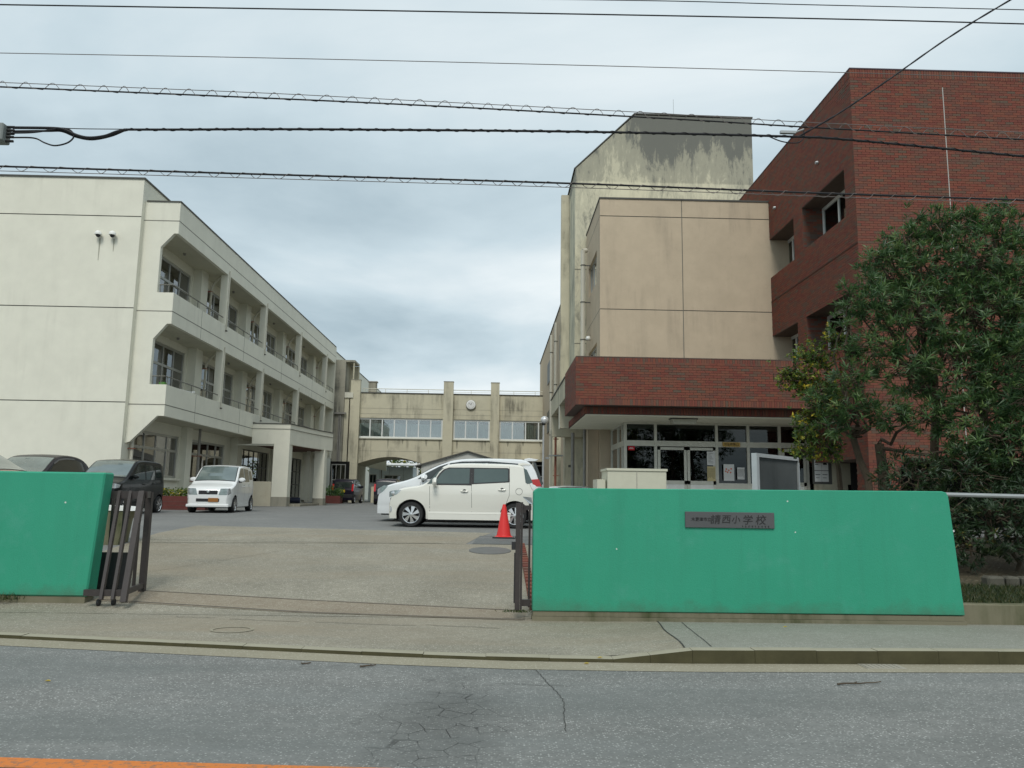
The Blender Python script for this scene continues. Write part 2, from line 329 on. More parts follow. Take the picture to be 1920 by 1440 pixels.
# ------------------------------------------------------------------ mesh helpers
OFF = {}
def tag(o, label=None, cat=None, group=None, kind=None):
    if label: o['label'] = label
    if cat: o['category'] = cat
    if group: o['group'] = group
    if kind: o['kind'] = kind
    return o
def thing(name, label, cat, loc=(0, 0, 0), rz=0, group=None):
    o = bpy.data.objects.new(name, None); col.objects.link(o); o.location = loc; o.rotation_euler = (0, 0, rz); o.empty_display_size = .2
    OFF[o.name] = Vector(loc) if rz == 0 else None
    return tag(o, label, cat, group)
class MB:
    def __init__(s): s.v = []; s.f = []; s.m = []; s.t = []; s.cur = 0; s.tone = None
    def add(s, vs, fs, tone=0.5):
        n = len(s.v); s.v.extend(vs)
        for f in fs: s.f.append(tuple(i + n for i in f)); s.m.append(s.cur); s.t.append(tone)
        return s
    def box(s, x0, x1, y0, y1, z0, z1, tone=.5):
        if x0 > x1: x0, x1 = x1, x0
        if y0 > y1: y0, y1 = y1, y0
        if z0 > z1: z0, z1 = z1, z0
        vs = [(x, y, z) for z in (z0, z1) for y in (y0, y1) for x in (x0, x1)]
        return s.add(vs, [(0, 2, 3, 1), (4, 5, 7, 6), (0, 1, 5, 4), (2, 6, 7, 3), (0, 4, 6, 2), (1, 3, 7, 5)], tone)
    def quad(s, a, b, c, d, tone=.5): return s.add([a, b, c, d], [(0, 1, 2, 3)], tone)
    def tube(s, pts, r, n=8, cap=True, tone=.5):
        pts = [Vector(p) for p in pts]; rr = r if isinstance(r, (list, tuple)) else [r] * len(pts)
        vs = []; fs = []; prev = None
        for i, p in enumerate(pts):
            t = (pts[min(i + 1, len(pts) - 1)] - pts[max(i - 1, 0)]).normalized()
            if prev is None:
                up = Vector((0, 0, 1)) if abs(t.z) < .9 else Vector((1, 0, 0)); a = t.cross(up).normalized()
            else:
                a = (prev - t * prev.dot(t)).normalized()
            prev = a; b = t.cross(a)
            for k in range(n):
                an = 2 * math.pi * k / n; vs.append(tuple(p + (a * math.cos(an) + b * math.sin(an)) * rr[i]))
        for i in range(len(pts) - 1):
            for k in range(n):
                fs.append((i * n + k, i * n + (k + 1) % n, (i + 1) * n + (k + 1) % n, (i + 1) * n + k))
        if cap: fs.append(tuple(range(n))[::-1]); fs.append(tuple((len(pts) - 1) * n + k for k in range(n)))
        return s.add(vs, fs, tone)
    def lathe(s, prof, n=16, c=(0, 0, 0), axis='Z', tone=.5):
        vs = []; fs = []
        for r, h in prof:
            for k in range(n):
                a = 2 * math.pi * k / n; x, y = r * math.cos(a), r * math.sin(a)
                p = (x, y, h) if axis == 'Z' else (x, h, y) if axis == 'Y' else (h, x, y)
                vs.append((p[0] + c[0], p[1] + c[1], p[2] + c[2]))
        for i in range(len(prof) - 1):
            for k in range(n): fs.append((i * n + k, i * n + (k + 1) % n, (i + 1) * n + (k + 1) % n, (i + 1) * n + k))
        return s.add(vs, fs, tone)
    def prism(s, poly, axis, a, b, tone=.5):
        # poly: list of 2D points; axis Y -> (x,z) extruded in y ; X -> (y,z) extruded in x ; Z -> (x,y) extruded in z
        def P(p, h): return (p[0], h, p[1]) if axis == 'Y' else (h, p[0], p[1]) if axis == 'X' else (p[0], p[1], h)
        n = len(poly); vs = [P(p, a) for p in poly] + [P(p, b) for p in poly]
        tri = tessellate_polygon([[Vector((p[0], p[1], 0)) for p in poly]])
        fs = [tuple(t) for t in tri] + [tuple(i + n for i in t)[::-1] for t in tri] + [(i, (i + 1) % n, n + (i + 1) % n, n + i) for i in range(n)]
        return s.add(vs, fs, tone)
    def build(s, name, mats, parent=None, smooth=False, label=None, cat=None, group=None, kind=None, bevel=0, recalc=True, angle=35):
        if not isinstance(mats, (list, tuple)): mats = [mats]
        off = OFF.get(parent.name) if parent is not None else None
        off = off if off is not None else Vector((0, 0, 0))
        me = bpy.data.meshes.new(name)
        me.from_pydata([(x - off.x, y - off.y, z - off.z) for x, y, z in s.v], [], s.f); 
        for m in mats: me.materials.append(m)
        me.polygons.foreach_set('material_index', s.m)
        if s.tone: 
            at = me.attributes.new('tone', 'FLOAT', 'FACE'); at.data.foreach_set('value', s.t)
        me.update()
        if recalc or bevel:
            bm = bmesh.new(); bm.from_mesh(me); bmesh.ops.recalc_face_normals(bm, faces=bm.faces)
            if bevel:
                bmesh.ops.bevel(bm, geom=[e for e in bm.edges if len(e.link_faces) == 2 and e.calc_face_angle(0) > .6], offset=bevel, segments=1, affect='EDGES', profile=.5)
            bm.to_mesh(me); bm.free()
        if smooth:
            me.polygons.foreach_set('use_smooth', [True] * len(me.polygons)); me.set_sharp_from_angle(angle=R(angle))
        o = bpy.data.objects.new(name, me); col.objects.link(o)
        if parent is not None:
            o.parent = parent
            OFF[o.name] = off
        return tag(o, label, cat, group, kind)
def struct(mb, name, mat, **k): return mb.build(name, mat, kind='structure', **k)

# plane helper: vertical faces. 'Y' faces -Y at y=c (u = X); 'XP' faces +X at x=c (u = Y); 'XN' faces -X at x=c (u = Y)
def pbox(mb, pl, c, u0, u1, z0, z1, d0, d1, tone=.5):
    if pl == 'Y': return mb.box(u0, u1, c - d1, c - d0, z0, z1, tone)
    if pl == 'XP': return mb.box(c + d0, c + d1, u0, u1, z0, z1, tone)
    return mb.box(c - d1, c - d0, u0, u1, z0, z1, tone)
def holed(mb, pl, c, u0, u1, z0, z1, holes, th):
    us = sorted({u0, u1, *[h for q in holes for h in q[:2] if u0 < h < u1]}); zs = sorted({z0, z1, *[h for q in holes for h in q[2:] if z0 < h < z1]})
    def P(u, z, d): return (u, c - d, z) if pl == 'Y' else (c + d, u, z) if pl == 'XP' else (c - d, u, z)
    for a, b in zip(us, us[1:]):
        for e, f in zip(zs, zs[1:]):
            um, zm = (a + b) / 2, (e + f) / 2
            if any(h[0] < um < h[1] and h[2] < zm < h[3] for h in holes): continue
            mb.quad(P(a, e, 0), P(b, e, 0), P(b, f, 0), P(a, f, 0))
    for h in holes:
        a, b, e, f = h
        mb.quad(P(a, e, 0), P(b, e, 0), P(b, e, -th), P(a, e, -th)); mb.quad(P(a, f, 0), P(b, f, 0), P(b, f, -th), P(a, f, -th))
        mb.quad(P(a, e, 0), P(a, f, 0), P(a, f, -th), P(a, e, -th)); mb.quad(P(b, e, 0), P(b, f, 0), P(b, f, -th), P(b, e, -th))
def window(parent, pl, c, u0, u1, z0, z1, cols, rows, fm=None, gm=None, bar=.045, depth=.10, set_=.10, curtain=None, inner=None, room=1.2, name='window', hood=False):
    """frame with mullions, one pane object per opening, dark room behind; cols/rows are fractions of the dividers"""
    fm = fm or frame_al; gm = gm or glass
    mb = MB(); us = [0] + list(cols) + [1]; zs = [0] + list(rows) + [1]
    U = lambda t: u0 + (u1 - u0) * t; Z = lambda t: z0 + (z1 - z0) * t
    d0, d1 = -set_ - depth * .5, -set_
    for t in us:
        w = bar * (1.2 if t in (0, 1) else 1); a = U(t) - w / 2; a = min(max(a, u0), u1 - w)
        pbox(mb, pl, c, a, a + w, z0, z1, d0, d1)
    for t in zs:
        w = bar * 1.3; a = Z(t) - w / 2; a = min(max(a, z0), z1 - w)
        pbox(mb, pl, c, u0, u1, a, a + w, d0 - .004, d1 + .004)
    fr = mb.build(name, fm, parent)
    for i in range(len(us) - 1):
        for j in range(len(zs) - 1):
            p = MB(); pbox(p, pl, c, U(us[i]) + bar * .4, U(us[i + 1]) - bar * .4, Z(zs[j]) + bar * .5, Z(zs[j + 1]) - bar * .5, d0 + .012 + .004 * (i % 2), d0 + .018 + .004 * (i % 2))
            p.build('pane', gm, fr)
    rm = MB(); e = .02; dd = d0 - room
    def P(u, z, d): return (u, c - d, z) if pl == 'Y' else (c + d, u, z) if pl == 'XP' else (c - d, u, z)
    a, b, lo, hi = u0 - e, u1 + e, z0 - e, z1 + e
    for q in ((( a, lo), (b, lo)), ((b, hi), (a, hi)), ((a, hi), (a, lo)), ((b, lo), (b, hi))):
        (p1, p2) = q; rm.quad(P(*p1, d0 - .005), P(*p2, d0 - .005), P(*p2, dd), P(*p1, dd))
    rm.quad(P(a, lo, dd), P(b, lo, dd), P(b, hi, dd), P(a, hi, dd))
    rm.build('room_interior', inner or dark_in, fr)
    for (t0, t1, zz0, zz1, m) in (curtain or []):
        cm = MB(); n = max(6, int((U(t1) - U(t0)) / .07)); q = []
        for k in range(n + 1):
            u = U(t0) + (U(t1) - U(t0)) * k / n; q.append((u, d0 - .10 - .035 * (k % 2)))
        for (ua, da), (ub, db) in zip(q, q[1:]):
            cm.quad(P(ua, Z(zz0), da), P(ub, Z(zz0), db), P(ub, Z(zz1), db), P(ua, Z(zz1), da))
        cm.build('curtain', m, fr)  # cloth, except behind the bridge panes where it is a painted reflection
    return fr

# ================================================================== GROUND
def gz(y):
    P = [(10, .0), (10.35, .002), (12, .22), (16.6, .65), (18.4, .71), (19.3, .73), (27, .82), (400, .82)]
    if y <= 10: return .0
    for (a, b), (c, d) in zip(P, P[1:]):
        if y <= c: return b + (d - b) * (y - a) / (c - a)
    return .82
def sheet(name, mat, poly_fn, ys, zoff=0, zf=gz, nx=1, **k):
    mb = MB()
    for a, b in zip(ys, ys[1:]):
        xa0, xa1 = poly_fn(a); xb0, xb1 = poly_fn(b)
        for i in range(nx):
            t0, t1 = i / nx, (i + 1) / nx
            mb.quad((xa0 + (xa1 - xa0) * t0, a, zf(a) + zoff), (xa0 + (xa1 - xa0) * t1, a, zf(a) + zoff), (xb0 + (xb1 - xb0) * t1, b, zf(b) + zoff), (xb0 + (xb1 - xb0) * t0, b, zf(b) + zoff))
    return struct(mb, name, mat, **k)
# far ground reaches the horizon
mb = MB(); mb.quad((-900, -900, -.6), (900, -900, -.6), (900, 1400, -.6), (-900, 1400, -.6)); struct(mb, 'ground', soil)
mb = MB(); mb.box(-60, 60, -30, 8.6, -.5, 0); struct(mb, 'road', asphalt)
CURB = [(-30, 11.8), (-5.08, 8.41), (-2.75, 8.01), (-.9, 7.70), (.2, 7.57), (1.2, 7.545), (1.9, 7.54), (5.15, 7.66), (30, 8.6)]
def ribbon(mb, pts, d0, d1, z0, z1):
    for (a, b), (c, d) in zip(pts, pts[1:]):
        mb.quad((a, b + d0, z0), (c, d + d0, z0), (c, d + d1, z1), (a, b + d1, z1))
mb = MB(); ribbon(mb, CURB, -.34, 0, .004, .004); struct(mb, 'gutter', gutterc)
# centre line
mb = MB(); mb.add([(-30, 6.2, .004), (-2.85, 4.80, .004), (-.97, 4.695, .004), (-.05, 4.65, .004), (2.2, 4.54, .004), (30, 4.3, .004), (30, 4.12, .004), (2.2, 4.42, .004), (-.05, 4.52, .004), (-.97, 4.56, .004), (-2.85, 4.64, .004), (-30, 6.0, .004)],
    [(0, 1, 10, 11), (1, 2, 9, 10), (2, 3, 8, 9), (3, 4, 7, 8), (4, 5, 6, 7)]); struct(mb, 'centre_line', lineor)
# kerb stones: low lip along the driveway, raised kerb to the right
mb = MB()
low = [p for p in CURB if p[0] <= 1.2]
segs = []
xs = [-30 + i * .9 for i in range(60) if -30 + i * .9 < 30]
def cy(x):
    for (a, b), (c, d) in zip(CURB, CURB[1:]):
        if a <= x <= c: return b + (d - b) * (x - a) / (c - a)
    return CURB[-1][1]
def kh(x): return .035 if x < 1.15 else .125 if x > 1.9 else .035 + .09 * (x - 1.15) / .75
kparts = []
kerb = thing('kerb', 'weathered concrete kerb between road and pavement, low across the driveway and raised on the right', 'kerb', (0, 7.6, 0))
brk = [1.15 - .6 * k for k in range(24, -1, -1)] + [1.5, 1.9] + [1.9 + .6 * k for k in range(1, 20)]
for x, x2 in zip(brk, brk[1:]):
    q = MB(); gp = .0015; a, b = x + gp, x2 - gp
    j = rnd.uniform(-.003, .003)
    for (u, v, p) in ((a, b, 0),):
        y0, y1 = cy(u), cy(v); h0, h1 = kh(u) + j, kh(v) + j; W = .15
        vs = [(u, y0, -.05), (v, y1, -.05), (v, y1 + W, -.05), (u, y0 + W, -.05), (u, y0 + .008, h0), (v, y1 + .008, h1), (v, y1 + W, h1), (u, y0 + W, h0)]
        q.add(vs, [(0, 3, 2, 1), (4, 5, 6, 7), (0, 1, 5, 4), (1, 2, 6, 5), (2, 3, 7, 6), (3, 0, 4, 7)])
    q.build('kerb_stone', kerbc, kerb)
# pavement and driveway apron
def swz(x, t):    # t 0 at kerb, 1 at walls
    return (kh(x) - .003) * (1 - t) - .003 * t
def pave(name, mat, X0, X1, yb, n=60):
    mb = MB()
    for i in range(n):
        for k in range(4):
            t0, t1 = k / 4, (k + 1) / 4
            def f(u, t):
                x = X0(t) + (X1(t) - X0(t)) * u; y = cy(x) + .15 + (yb(x) - cy(x) - .15) * t
                return (x, y, swz(x, t))
            mb.quad(f(i / n, t0), f((i + 1) / n, t0), f((i + 1) / n, t1), f(i / n, t1))
    return struct(mb, name, mat)
BL = lambda t: 1.86 + .22 * t + .015 * math.sin(t * 9)
pave('driveway_apron', tanconc, lambda t: -14 , BL, lambda x: 10.2)
struct(MB().quad((-14, 10.19, -.004), (-5.0, 10.19, -.004), (-5.0, 10.7, -.004), (-14, 10.7, -.004)), 'wall_foot_strip', tanconc)
pave('pavement', swconc, BL, lambda t: 14, lambda x: 10.2)
# driveway up to the yard, then asphalt
ys = [10.12, 10.35, 10.7, 11.2, 12, 13, 14, 15, 15.7]
mb = MB()
sheet('driveway', tanconc, lambda y: (-7.0, 1.2), ys, .001)
sheet('driveway_upper', tanconc, lambda y: (-7.0, -.55 + .25 * (y - 15.7)), [15.7, 16.2, 16.6, 17.2, 17.8], .004)
struct(MB().quad((-7, 17.8, gz(17.8) + .004), (-.02, 17.8, gz(17.8) + .004), (-2.2, 18.05, gz(18.05) + .004), (-7, 18.75, gz(18.75) + .004)), 'driveway_edge', tanconc)
sheet('yard', yardasph, lambda y: (-60, 60), [12.5, 14, 16.6, 18.4, 19.3, 22, 27, 40, 70, 130], 0, nx=6)
sheet('planting_bed', soil, lambda y: (1.2, 60), [10.2, 12, 12.6], .004, nx=3)
sheet('planting_bed', soil, lambda y: (-60, -7.0), [10.9, 12, 12.6], .004, nx=3)
sheet('asphalt_patch', darkasph, lambda y: (-.30 - .1 * (16.9 - y), 1.2), [15.72, 16.3, 16.95], .008)
# driveway joints, gate rail
def strip(name, mat, pts, w, z, zf=None):
    mb = MB(); dense = []
    for (a, b), (c, d) in zip(pts, pts[1:]):
        m_ = max(1, int(math.hypot(c - a, d - b) / .12)); dense += [(a + (c - a) * k / m_, b + (d - b) * k / m_) for k in range(m_)]
    pts = dense + [pts[-1]]
    for (a, b), (c, d) in zip(pts, pts[1:]):
        t = Vector((c - a, d - b, 0)).normalized(); n = Vector((-t.y, t.x, 0)) * w / 2
        Zf = (lambda p_, q_: zf(p_, q_) + z) if zf else (lambda p_, q_: z)
        ks = max(1, int(w / .08))
        for k in range(ks):
            u0, u1 = -1 + 2 * k / ks, -1 + 2 * (k + 1) / ks
            mb.quad(*[(p_ + n.x * u_, q_ + n.y * u_, Zf(p_ + n.x * u_, q_ + n.y * u_)) for p_, q_, u_ in ((a, b, u0), (c, d, u0), (c, d, u1), (a, b, u1))])
    return mb
railz = lambda a, b: gz(b)
rustline = ground_mat('rust stained concrete', (.235, .205, .155), (.30, .265, .20), (.4, .36, .3), (.18, .13, .09), 70, .3)
struct(strip('x', None, [(-5.3, 11.10), (-2.5, 10.66), (.42, 10.28)], .62, .006, lambda a, b: gz(b)), 'rail_bed', rustline)
struct(strip('x', None, [(-5.3, 11.38), (-2.5, 10.93), (.42, 10.55)], .020, .011, lambda a, b: gz(b)), 'gate_rail', plain('worn rail steel', (.15, .13, .105), .6, .2))
struct(strip('x', None, [(-5.3, 10.84), (-2.5, 10.38), (.42, 10.02)], .024, .011, lambda a, b: gz(b)), 'gate_rail', MATS['worn rail steel'])
crackm = plain('crack filler', (.05, .05, .045), .9)
def wob(p, q, n, a, seed):
    r = random.Random(seed); out = []
    for i in range(n + 1):
        t = i / n; out.append((p[0] + (q[0] - p[0]) * t + r.uniform(-a, a), p[1] + (q[1] - p[1]) * t + r.uniform(-a, a)))
    return out
struct(strip('x', None, wob((.40, 7.22), (.56, 6.2), 30, .008, 1) + wob((.56, 6.2), (.50, 5.4), 22, .008, 2)[1:], .0055, .005), 'road_crack', crackm)
struct(strip('x', None, wob((.05, 6.7), (.62, 6.62), 9, .02, 4), .005, .005), 'road_crack', crackm)
def swf(a, b): 
    t = (b - cy(a) - .15) / (10.2 - cy(a) - .15); return swz(a, max(0, min(1, t)))
struct(strip('x', None, [(BL((b - 7.69) / 2.51), b) for b in [7.7 + .2 * k for k in range(13)]], .014, .006, swf), 'pavement_joint', crackm)
struct(strip('x', None, wob((2.36, 9.9), (2.14, 7.75), 8, .006, 6), .008, .006, swf), 'pavement_joint', crackm)
for k, (p, q) in enumerate((((-3.2, 9.75), (-2.3, 9.62)), ((-2.1, 9.6), (-.9, 9.42)), ((-.8, 9.5), (.1, 9.3)), ((-3.9, 9.9), (-3.4, 9.85)))):
    struct(strip('x', None, wob(p, q, 10, .02, 20 + k), .012, .006, swf), 'pavement_crack', crackm)
struct(strip('x', None, wob((-7, 15.3), (-1.0, 15.75), 40, .012, 31), .03, .008, lambda a, b: gz(b)), 'driveway_joint', plain('dust line', (.20, .18, .13), .9))
struct(strip('x', None, wob((-5.6, 12.2), (-3.9, 14.6), 26, .02, 32), .008, .006, lambda a, b: gz(b)), 'driveway_crack', MATS['dust line'])
# worn ring left by a lid on the apron
mb = MB(); n = 28
for k in range(n):
    a, b = 2 * math.pi * k / n, 2 * math.pi * (k + 1) / n
    f = lambda r, t: (-2.88 + r * math.cos(t), 8.95 + r * math.sin(t) * .9, swf(-2.88 + r * math.cos(t), 8.95 + r * math.sin(t) * .9) + .006)
    mb.quad(f(.20, a), f(.20, b), f(.235, b), f(.235, a))
struct(mb, 'worn_ring_mark', gutterc)
mb = MB(); mz = gz(14.9) + .012
mb.lathe([(0, .018), (.36, .018), (.40, .012), (.40, -.01)], 32, (-.06, 14.95, 0))
for i in range(len(mb.v)):
    x_, y_, z_ = mb.v[i]; mb.v[i] = (x_, y_, gz(y_) + .004 + z_ * .6)
mh = mb.build('manhole_cover', plain('worn iron', (.15, .15, .14), .6, .3, var=.2), label='round grey manhole cover set in the driveway in front of the traffic cone', cat='manhole cover')
mb = MB(); mb.box(3.49, 3.87, 7.40, 7.60, -.02, .008)
for k in range(7): mb.box(3.51 + k * .05, 3.535 + k * .05, 7.42, 7.58, .008, .012)
mb.build('drain_grate', greyc, label='small weathered drain cover at the foot of the raised kerb', cat='drain cover')
def twig(p, q, r, label, side=False):
    mb = MB(); P, Q = Vector(p), Vector(q); pts = [P.lerp(Q, t / 6) + Vector((0, rnd.uniform(-.015, .015), rnd.uniform(0, .006))) for t in range(7)]
    mb.tube(pts, [r * (1 - .5 * t / 6) for t in range(7)], 6)
    m_ = pts[2]; mb.tube([m_, m_ + Vector((.05, .03, .005))], r * .5, 5)
    mb.build('twig', bark, label=label, cat='twig')
twig((2.92, 6.74, .012), (3.34, 6.84, .012), .008, 'long thin brown twig lying on the road below the raised kerb')
twig((-1.17, 7.22, .01), (-1.04, 7.30, .01), .009, 'short dark curved twig on the road beside the gutter, the larger of two')
twig((-1.72, 7.33, .008), (-1.64, 7.37, .008), .006, 'tiny dark twig on the road beside the gutter, left of the curved one')
def fallen(x, y, z, lab, m):
    mb = MB(); mb.add([(x, y, z), (x + .03, y + .012, z + .006), (x + .055, y, z + .002), (x + .03, y - .012, z + .004)], [(0, 1, 2, 3)]); mb.add([(x, y, z + .004), (x + .03, y + .012, z + .010), (x + .055, y, z + .006), (x + .03, y - .012, z + .008)], [(3, 2, 1, 0)])
    mb.tone = True; mb.t = [.98] * len(mb.t); mb.build('fallen_leaf', m, label=lab, cat='leaf')
fallen(.86, 7.47, .008, 'yellow fallen leaf in the gutter in front of the driveway', leaf_small)
fallen(1.0, 7.58, .04, 'small yellow fallen leaf on the low kerb lip', leaf_small)
fallen(-3.6, 6.6, .006, 'dry yellow leaf on the road left of the cracks', leaf_small)
fallen(3.3, 9.0, .115, 'pale fallen leaf on the pavement before the green wall', leaf_small)

# ================================================================== GREEN WALLS
gw = thing('green_wall', 'long green painted school wall with dark stone name plaque', 'wall', (3.2, 10, 0))
mb = MB(); mb.prism([(.505, .115), (5.99, .125), (5.872, 1.61), (5.85, 1.665), (5.79, 1.682), (.56, 1.645), (.505, 1.60)], 'Y', 9.97, 10.22)
mb.build('painted_face', greenp, gw, bevel=.010)
mb = MB(); mb.box(.515, 5.985, 9.985, 10.20, .055, .115); mb.box(.50, 6.0, 9.955, 10.21, -.05, .052); mb.build('footing', basec, gw)
gl = thing('green_wall', 'green painted wall with chamfered end on the left of the driveway', 'wall', (-8, 10.5, 0))
mb = MB(); mb.prism([(-22, .13), (-5.36, .13), (-5.255, 1.765), (-22, 1.765)], 'Y', 10.64, 10.90); mb.build('painted_face', greenp, gl, bevel=.02)
mb = MB(); mb.box(-22, -5.39, 10.66, 10.89, -.05, .128); mb.build('footing', basec, gl)
def text_mesh(s, size, name, mat, parent, mw, extrude=.002, label=None):
    cu = bpy.data.curves.new(name, 'FONT'); cu.body = s; cu.size = size; cu.extrude = extrude; cu.align_x = 'LEFT'
    o = bpy.data.objects.new(name, cu); col.objects.link(o)
    dg = bpy.context.evaluated_depsgraph_get(); me = bpy.data.meshes.new_from_object(o.evaluated_get(dg)); bpy.data.objects.remove(o)
    me.transform(mw); me.materials.clear(); me.materials.append(mat)
    off = OFF.get(parent.name) or Vector((0, 0, 0))
    me.transform(Matrix.Translation(-off))
    n = bpy.data.objects.new(name, me); col.objects.link(n); n.parent = parent; OFF[n.name] = off
    return n
def face_mw(x, y, z, sx=1, sz=1, shear=0):
    m = Matrix.Translation((x, y, z)) @ Matrix.Rotation(R(90), 4, 'X') @ Matrix.Diagonal((sx, sz, 1, 1))
    if shear: m = m @ Matrix(((1, shear, 0, 0), (0, 1, 0, 0), (0, 0, 1, 0), (0, 0, 0, 1)))
    return m
mb = MB(); mb.box(2.44, 3.585, 9.945, 9.968, 1.175, 1.375); pq = mb.build('name_plaque', stone_pl, gw, bevel=.004)
text_mesh('木更津市立', .052, 'small_lettering', ink, pq, face_mw(2.515, 9.943, 1.262))
for ch, x_, z_, s_ in (('請', 2.755, 1.235, .125), ('西', 2.90, 1.245, .115), ('小', 3.03, 1.245, .105), ('学', 3.17, 1.235, .125), ('校', 3.335, 1.235, .13)):
    text_mesh(ch, s_, 'lettering', ink, pq, face_mw(x_, 9.943, z_, 1.08, 1.0, .12))
mb = MB()
for k in range(9):
    x_ = 3.16 + k * .042
    for q in range(4): mb.box(x_ + rnd.uniform(0, .012), x_ + rnd.uniform(.012, .024), 9.942, 9.944, 1.188 + q * .006, 1.190 + q * .006)
    mb.box(x_ + .010, x_ + .013, 9.9415, 9.9435, 1.186, 1.212)
mb.build('signature_strokes', ink, pq)
mb = MB(); mb.box(4.4, 5.0, 9.966, 9.969, 1.0, 1.0005)

# ================================================================== GATES
def bar(mb, p, q, w=.03, d=.05):
    P, Q = Vector(p), Vector(q); t = (Q - P).normalized(); a = t.cross(Vector((0, 1, 0))); 
    if a.length < .1: a = Vector((1, 0, 0))
    a = a.normalized() * w / 2; b = t.cross(a).normalized() * d / 2
    vs = [tuple(X + s * a + u * b) for X in (P, Q) for s, u in ((-1, -1), (1, -1), (1, 1), (-1, 1))]
    return mb.add(vs, [(0, 1, 2, 3), (7, 6, 5, 4), (0, 4, 5, 1), (1, 5, 6, 2), (2, 6, 7, 3), (3, 7, 4, 0)])
gt = thing('sliding_gate', 'brown metal folding gate pushed back against the left green wall', 'gate', (-5, 10.9, .1))
bar(MB(), (0, 0, 0), (1, 0, 0))
for xa, xb in ((-5.16, -5.05), (-5.01, -4.90)):
    bar(MB(), (xb, 10.40, .13), (xa, 10.90, 1.52), .04, .05).build('slanted_bar', gate_m, gt)
bar(MB(), (-4.76, 10.40, .10), (-4.86, 10.90, 1.52), .075, .06).build('slanted_bar', gate_m, gt)
for x_ in (-5.44, -5.27, -5.06): bar(MB(), (x_, 11.32, .20), (x_, 11.32, 1.48), .035, .04).build('upright_bar', gate_m, gt)
MB().box(-4.965, -4.885, 11.26, 11.33, .12, 1.51).build('end_post', gate_m, gt)
MB().box(-5.6, -4.84, 10.88, 10.93, 1.42, 1.52).build('top_rail', gate_m, gt)
q = MB(); q.prism([(-4.84, 10.935), (-4.80, 10.935), (-4.89, 11.25), (-4.93, 11.25)], 'Z', 1.43, 1.52); q.build('top_side_rail', gate_m, gt)
MB().box(-5.3, -4.80, 10.43, 10.48, .17, .25).build('bottom_rail', gate_m, gt)
q = MB(); q.prism([(-4.80, 10.44), (-4.76, 10.44), (-4.89, 11.25), (-4.93, 11.25)], 'Z', .18, .25); q.build('bottom_side_rail', gate_m, gt)
MB().box(-5.6, -5.12, 11.30, 11.33, .13, .66).build('kick_panel', black_pl, gt)
for x_, y_ in ((-5.15, 10.55), (-4.98, 10.6), (-4.93, 11.2)): q = MB(); q.lathe([(0, -.015), (.045, -.015), (.045, .015), (0, .015)], 12, (x_, y_, .075), 'X'); q.build('caster', black_pl, gt)
gr = thing('sliding_gate', 'dark metal gate leaf seen end on beside the long green wall', 'gate', (.35, 10.1, .1))
MB().box(.285, .345, 10.02, 10.10, .12, 1.45).build('end_post', gate_m, gr)
MB().box(.350, .375, 10.04, 10.12, .12, 1.46).build('end_post', gate_m, gr)
MB().box(.46, .485, 10.26, 10.32, .12, 1.44).build('upright_bar', gate_m, gr)
MB().box(.375, .485, 10.10, 10.14, 1.36, 1.42).build('top_rail', gate_m, gr)
MB().box(.375, .485, 10.08, 10.13, .16, .24).build('bottom_rail', gate_m, gr)
MB().box(.345, .46, 11.2, 11.24, 1.3, 1.36).build('rear_rail', gate_m, gr)
MB().box(.235, .283, 10.03, 10.08, .86, .96).build('latch', black_pl, gr)
MB().box(.27, .283, 10.04, 10.12, .20, .82).build('edge_strip', black_pl, gr)
# red brick edging strip seen through the gate
be = thing('brick_edging', 'row of red bricks edging the driveway behind the right gate leaf', 'brick edging', (.6, 11.5, .2))
for k in range(22):
    y_ = 10.6 + k * .23; MB().box(.50, .62, y_, y_ + .215, gz(y_) - .05, gz(y_) + .07).build('brick', brick_one, be, bevel=.006)
MB().box(.62, .80, 10.6, 15.6, .05, .1)

# fence and garden right of the long wall
fn = thing('rail_fence', 'low silver pipe rail fence right of the long green wall', 'fence', (6.4, 10.3, .2))
q = MB(); q.box(5.87, 5.93, 10.26, 10.31, .1, 1.66); q.build('post', steel, fn)
q = MB(); q.box(8.4, 8.46, 10.26, 10.31, .1, 1.66); q.build('post', steel, fn)
q = MB(); q.tube([(5.93, 10.285, 1.645), (7.06, 10.285, 1.635), (10.5, 10.285, 1.63)], .029, 8); q.build('top_rail', steel, fn, smooth=True)
meshm = plain('green mesh wire', (.03, .04, .03), .8)
q = MB()
for k in range(46):
    x_ = 5.95 + k * .1
    q.tube([(x_, 10.285, .28), (x_ + 1.34, 10.285, 1.62)], .0011, 3, False); q.tube([(x_ + 0, 10.29, 1.62), (x_ + 1.34, 10.29, .28)], .0011, 3, False)
q.build('wire_mesh', meshm, fn, kind='stuff')
kb = MB(); kb.box(6.01, 14, 10.06, 10.24, -.05, .255); kb.build('retaining_kerb', basec, label='low mossy concrete edging wall under the fence at the right edge', cat='retaining wall', bevel=.01)
def gardz(y): return .20 + .07 * (y - 10.24) + .10 * max(0, y - 11.6)
mb = MB()
yy = [10.24, 10.8, 11.5, 12.4, 13.5, 15]
for a, b in zip(yy, yy[1:]): mb.quad((6.0, a, gardz(a)), (16, a, gardz(a)), (16, b, gardz(b)), (6.0, b, gardz(b)))
mb.quad((6.0, 10.24, -.1), (6.0, 15, -.1), (6.0, 15, gardz(15)), (6.0, 10.24, .2)); struct(mb, 'garden_bank', soil)
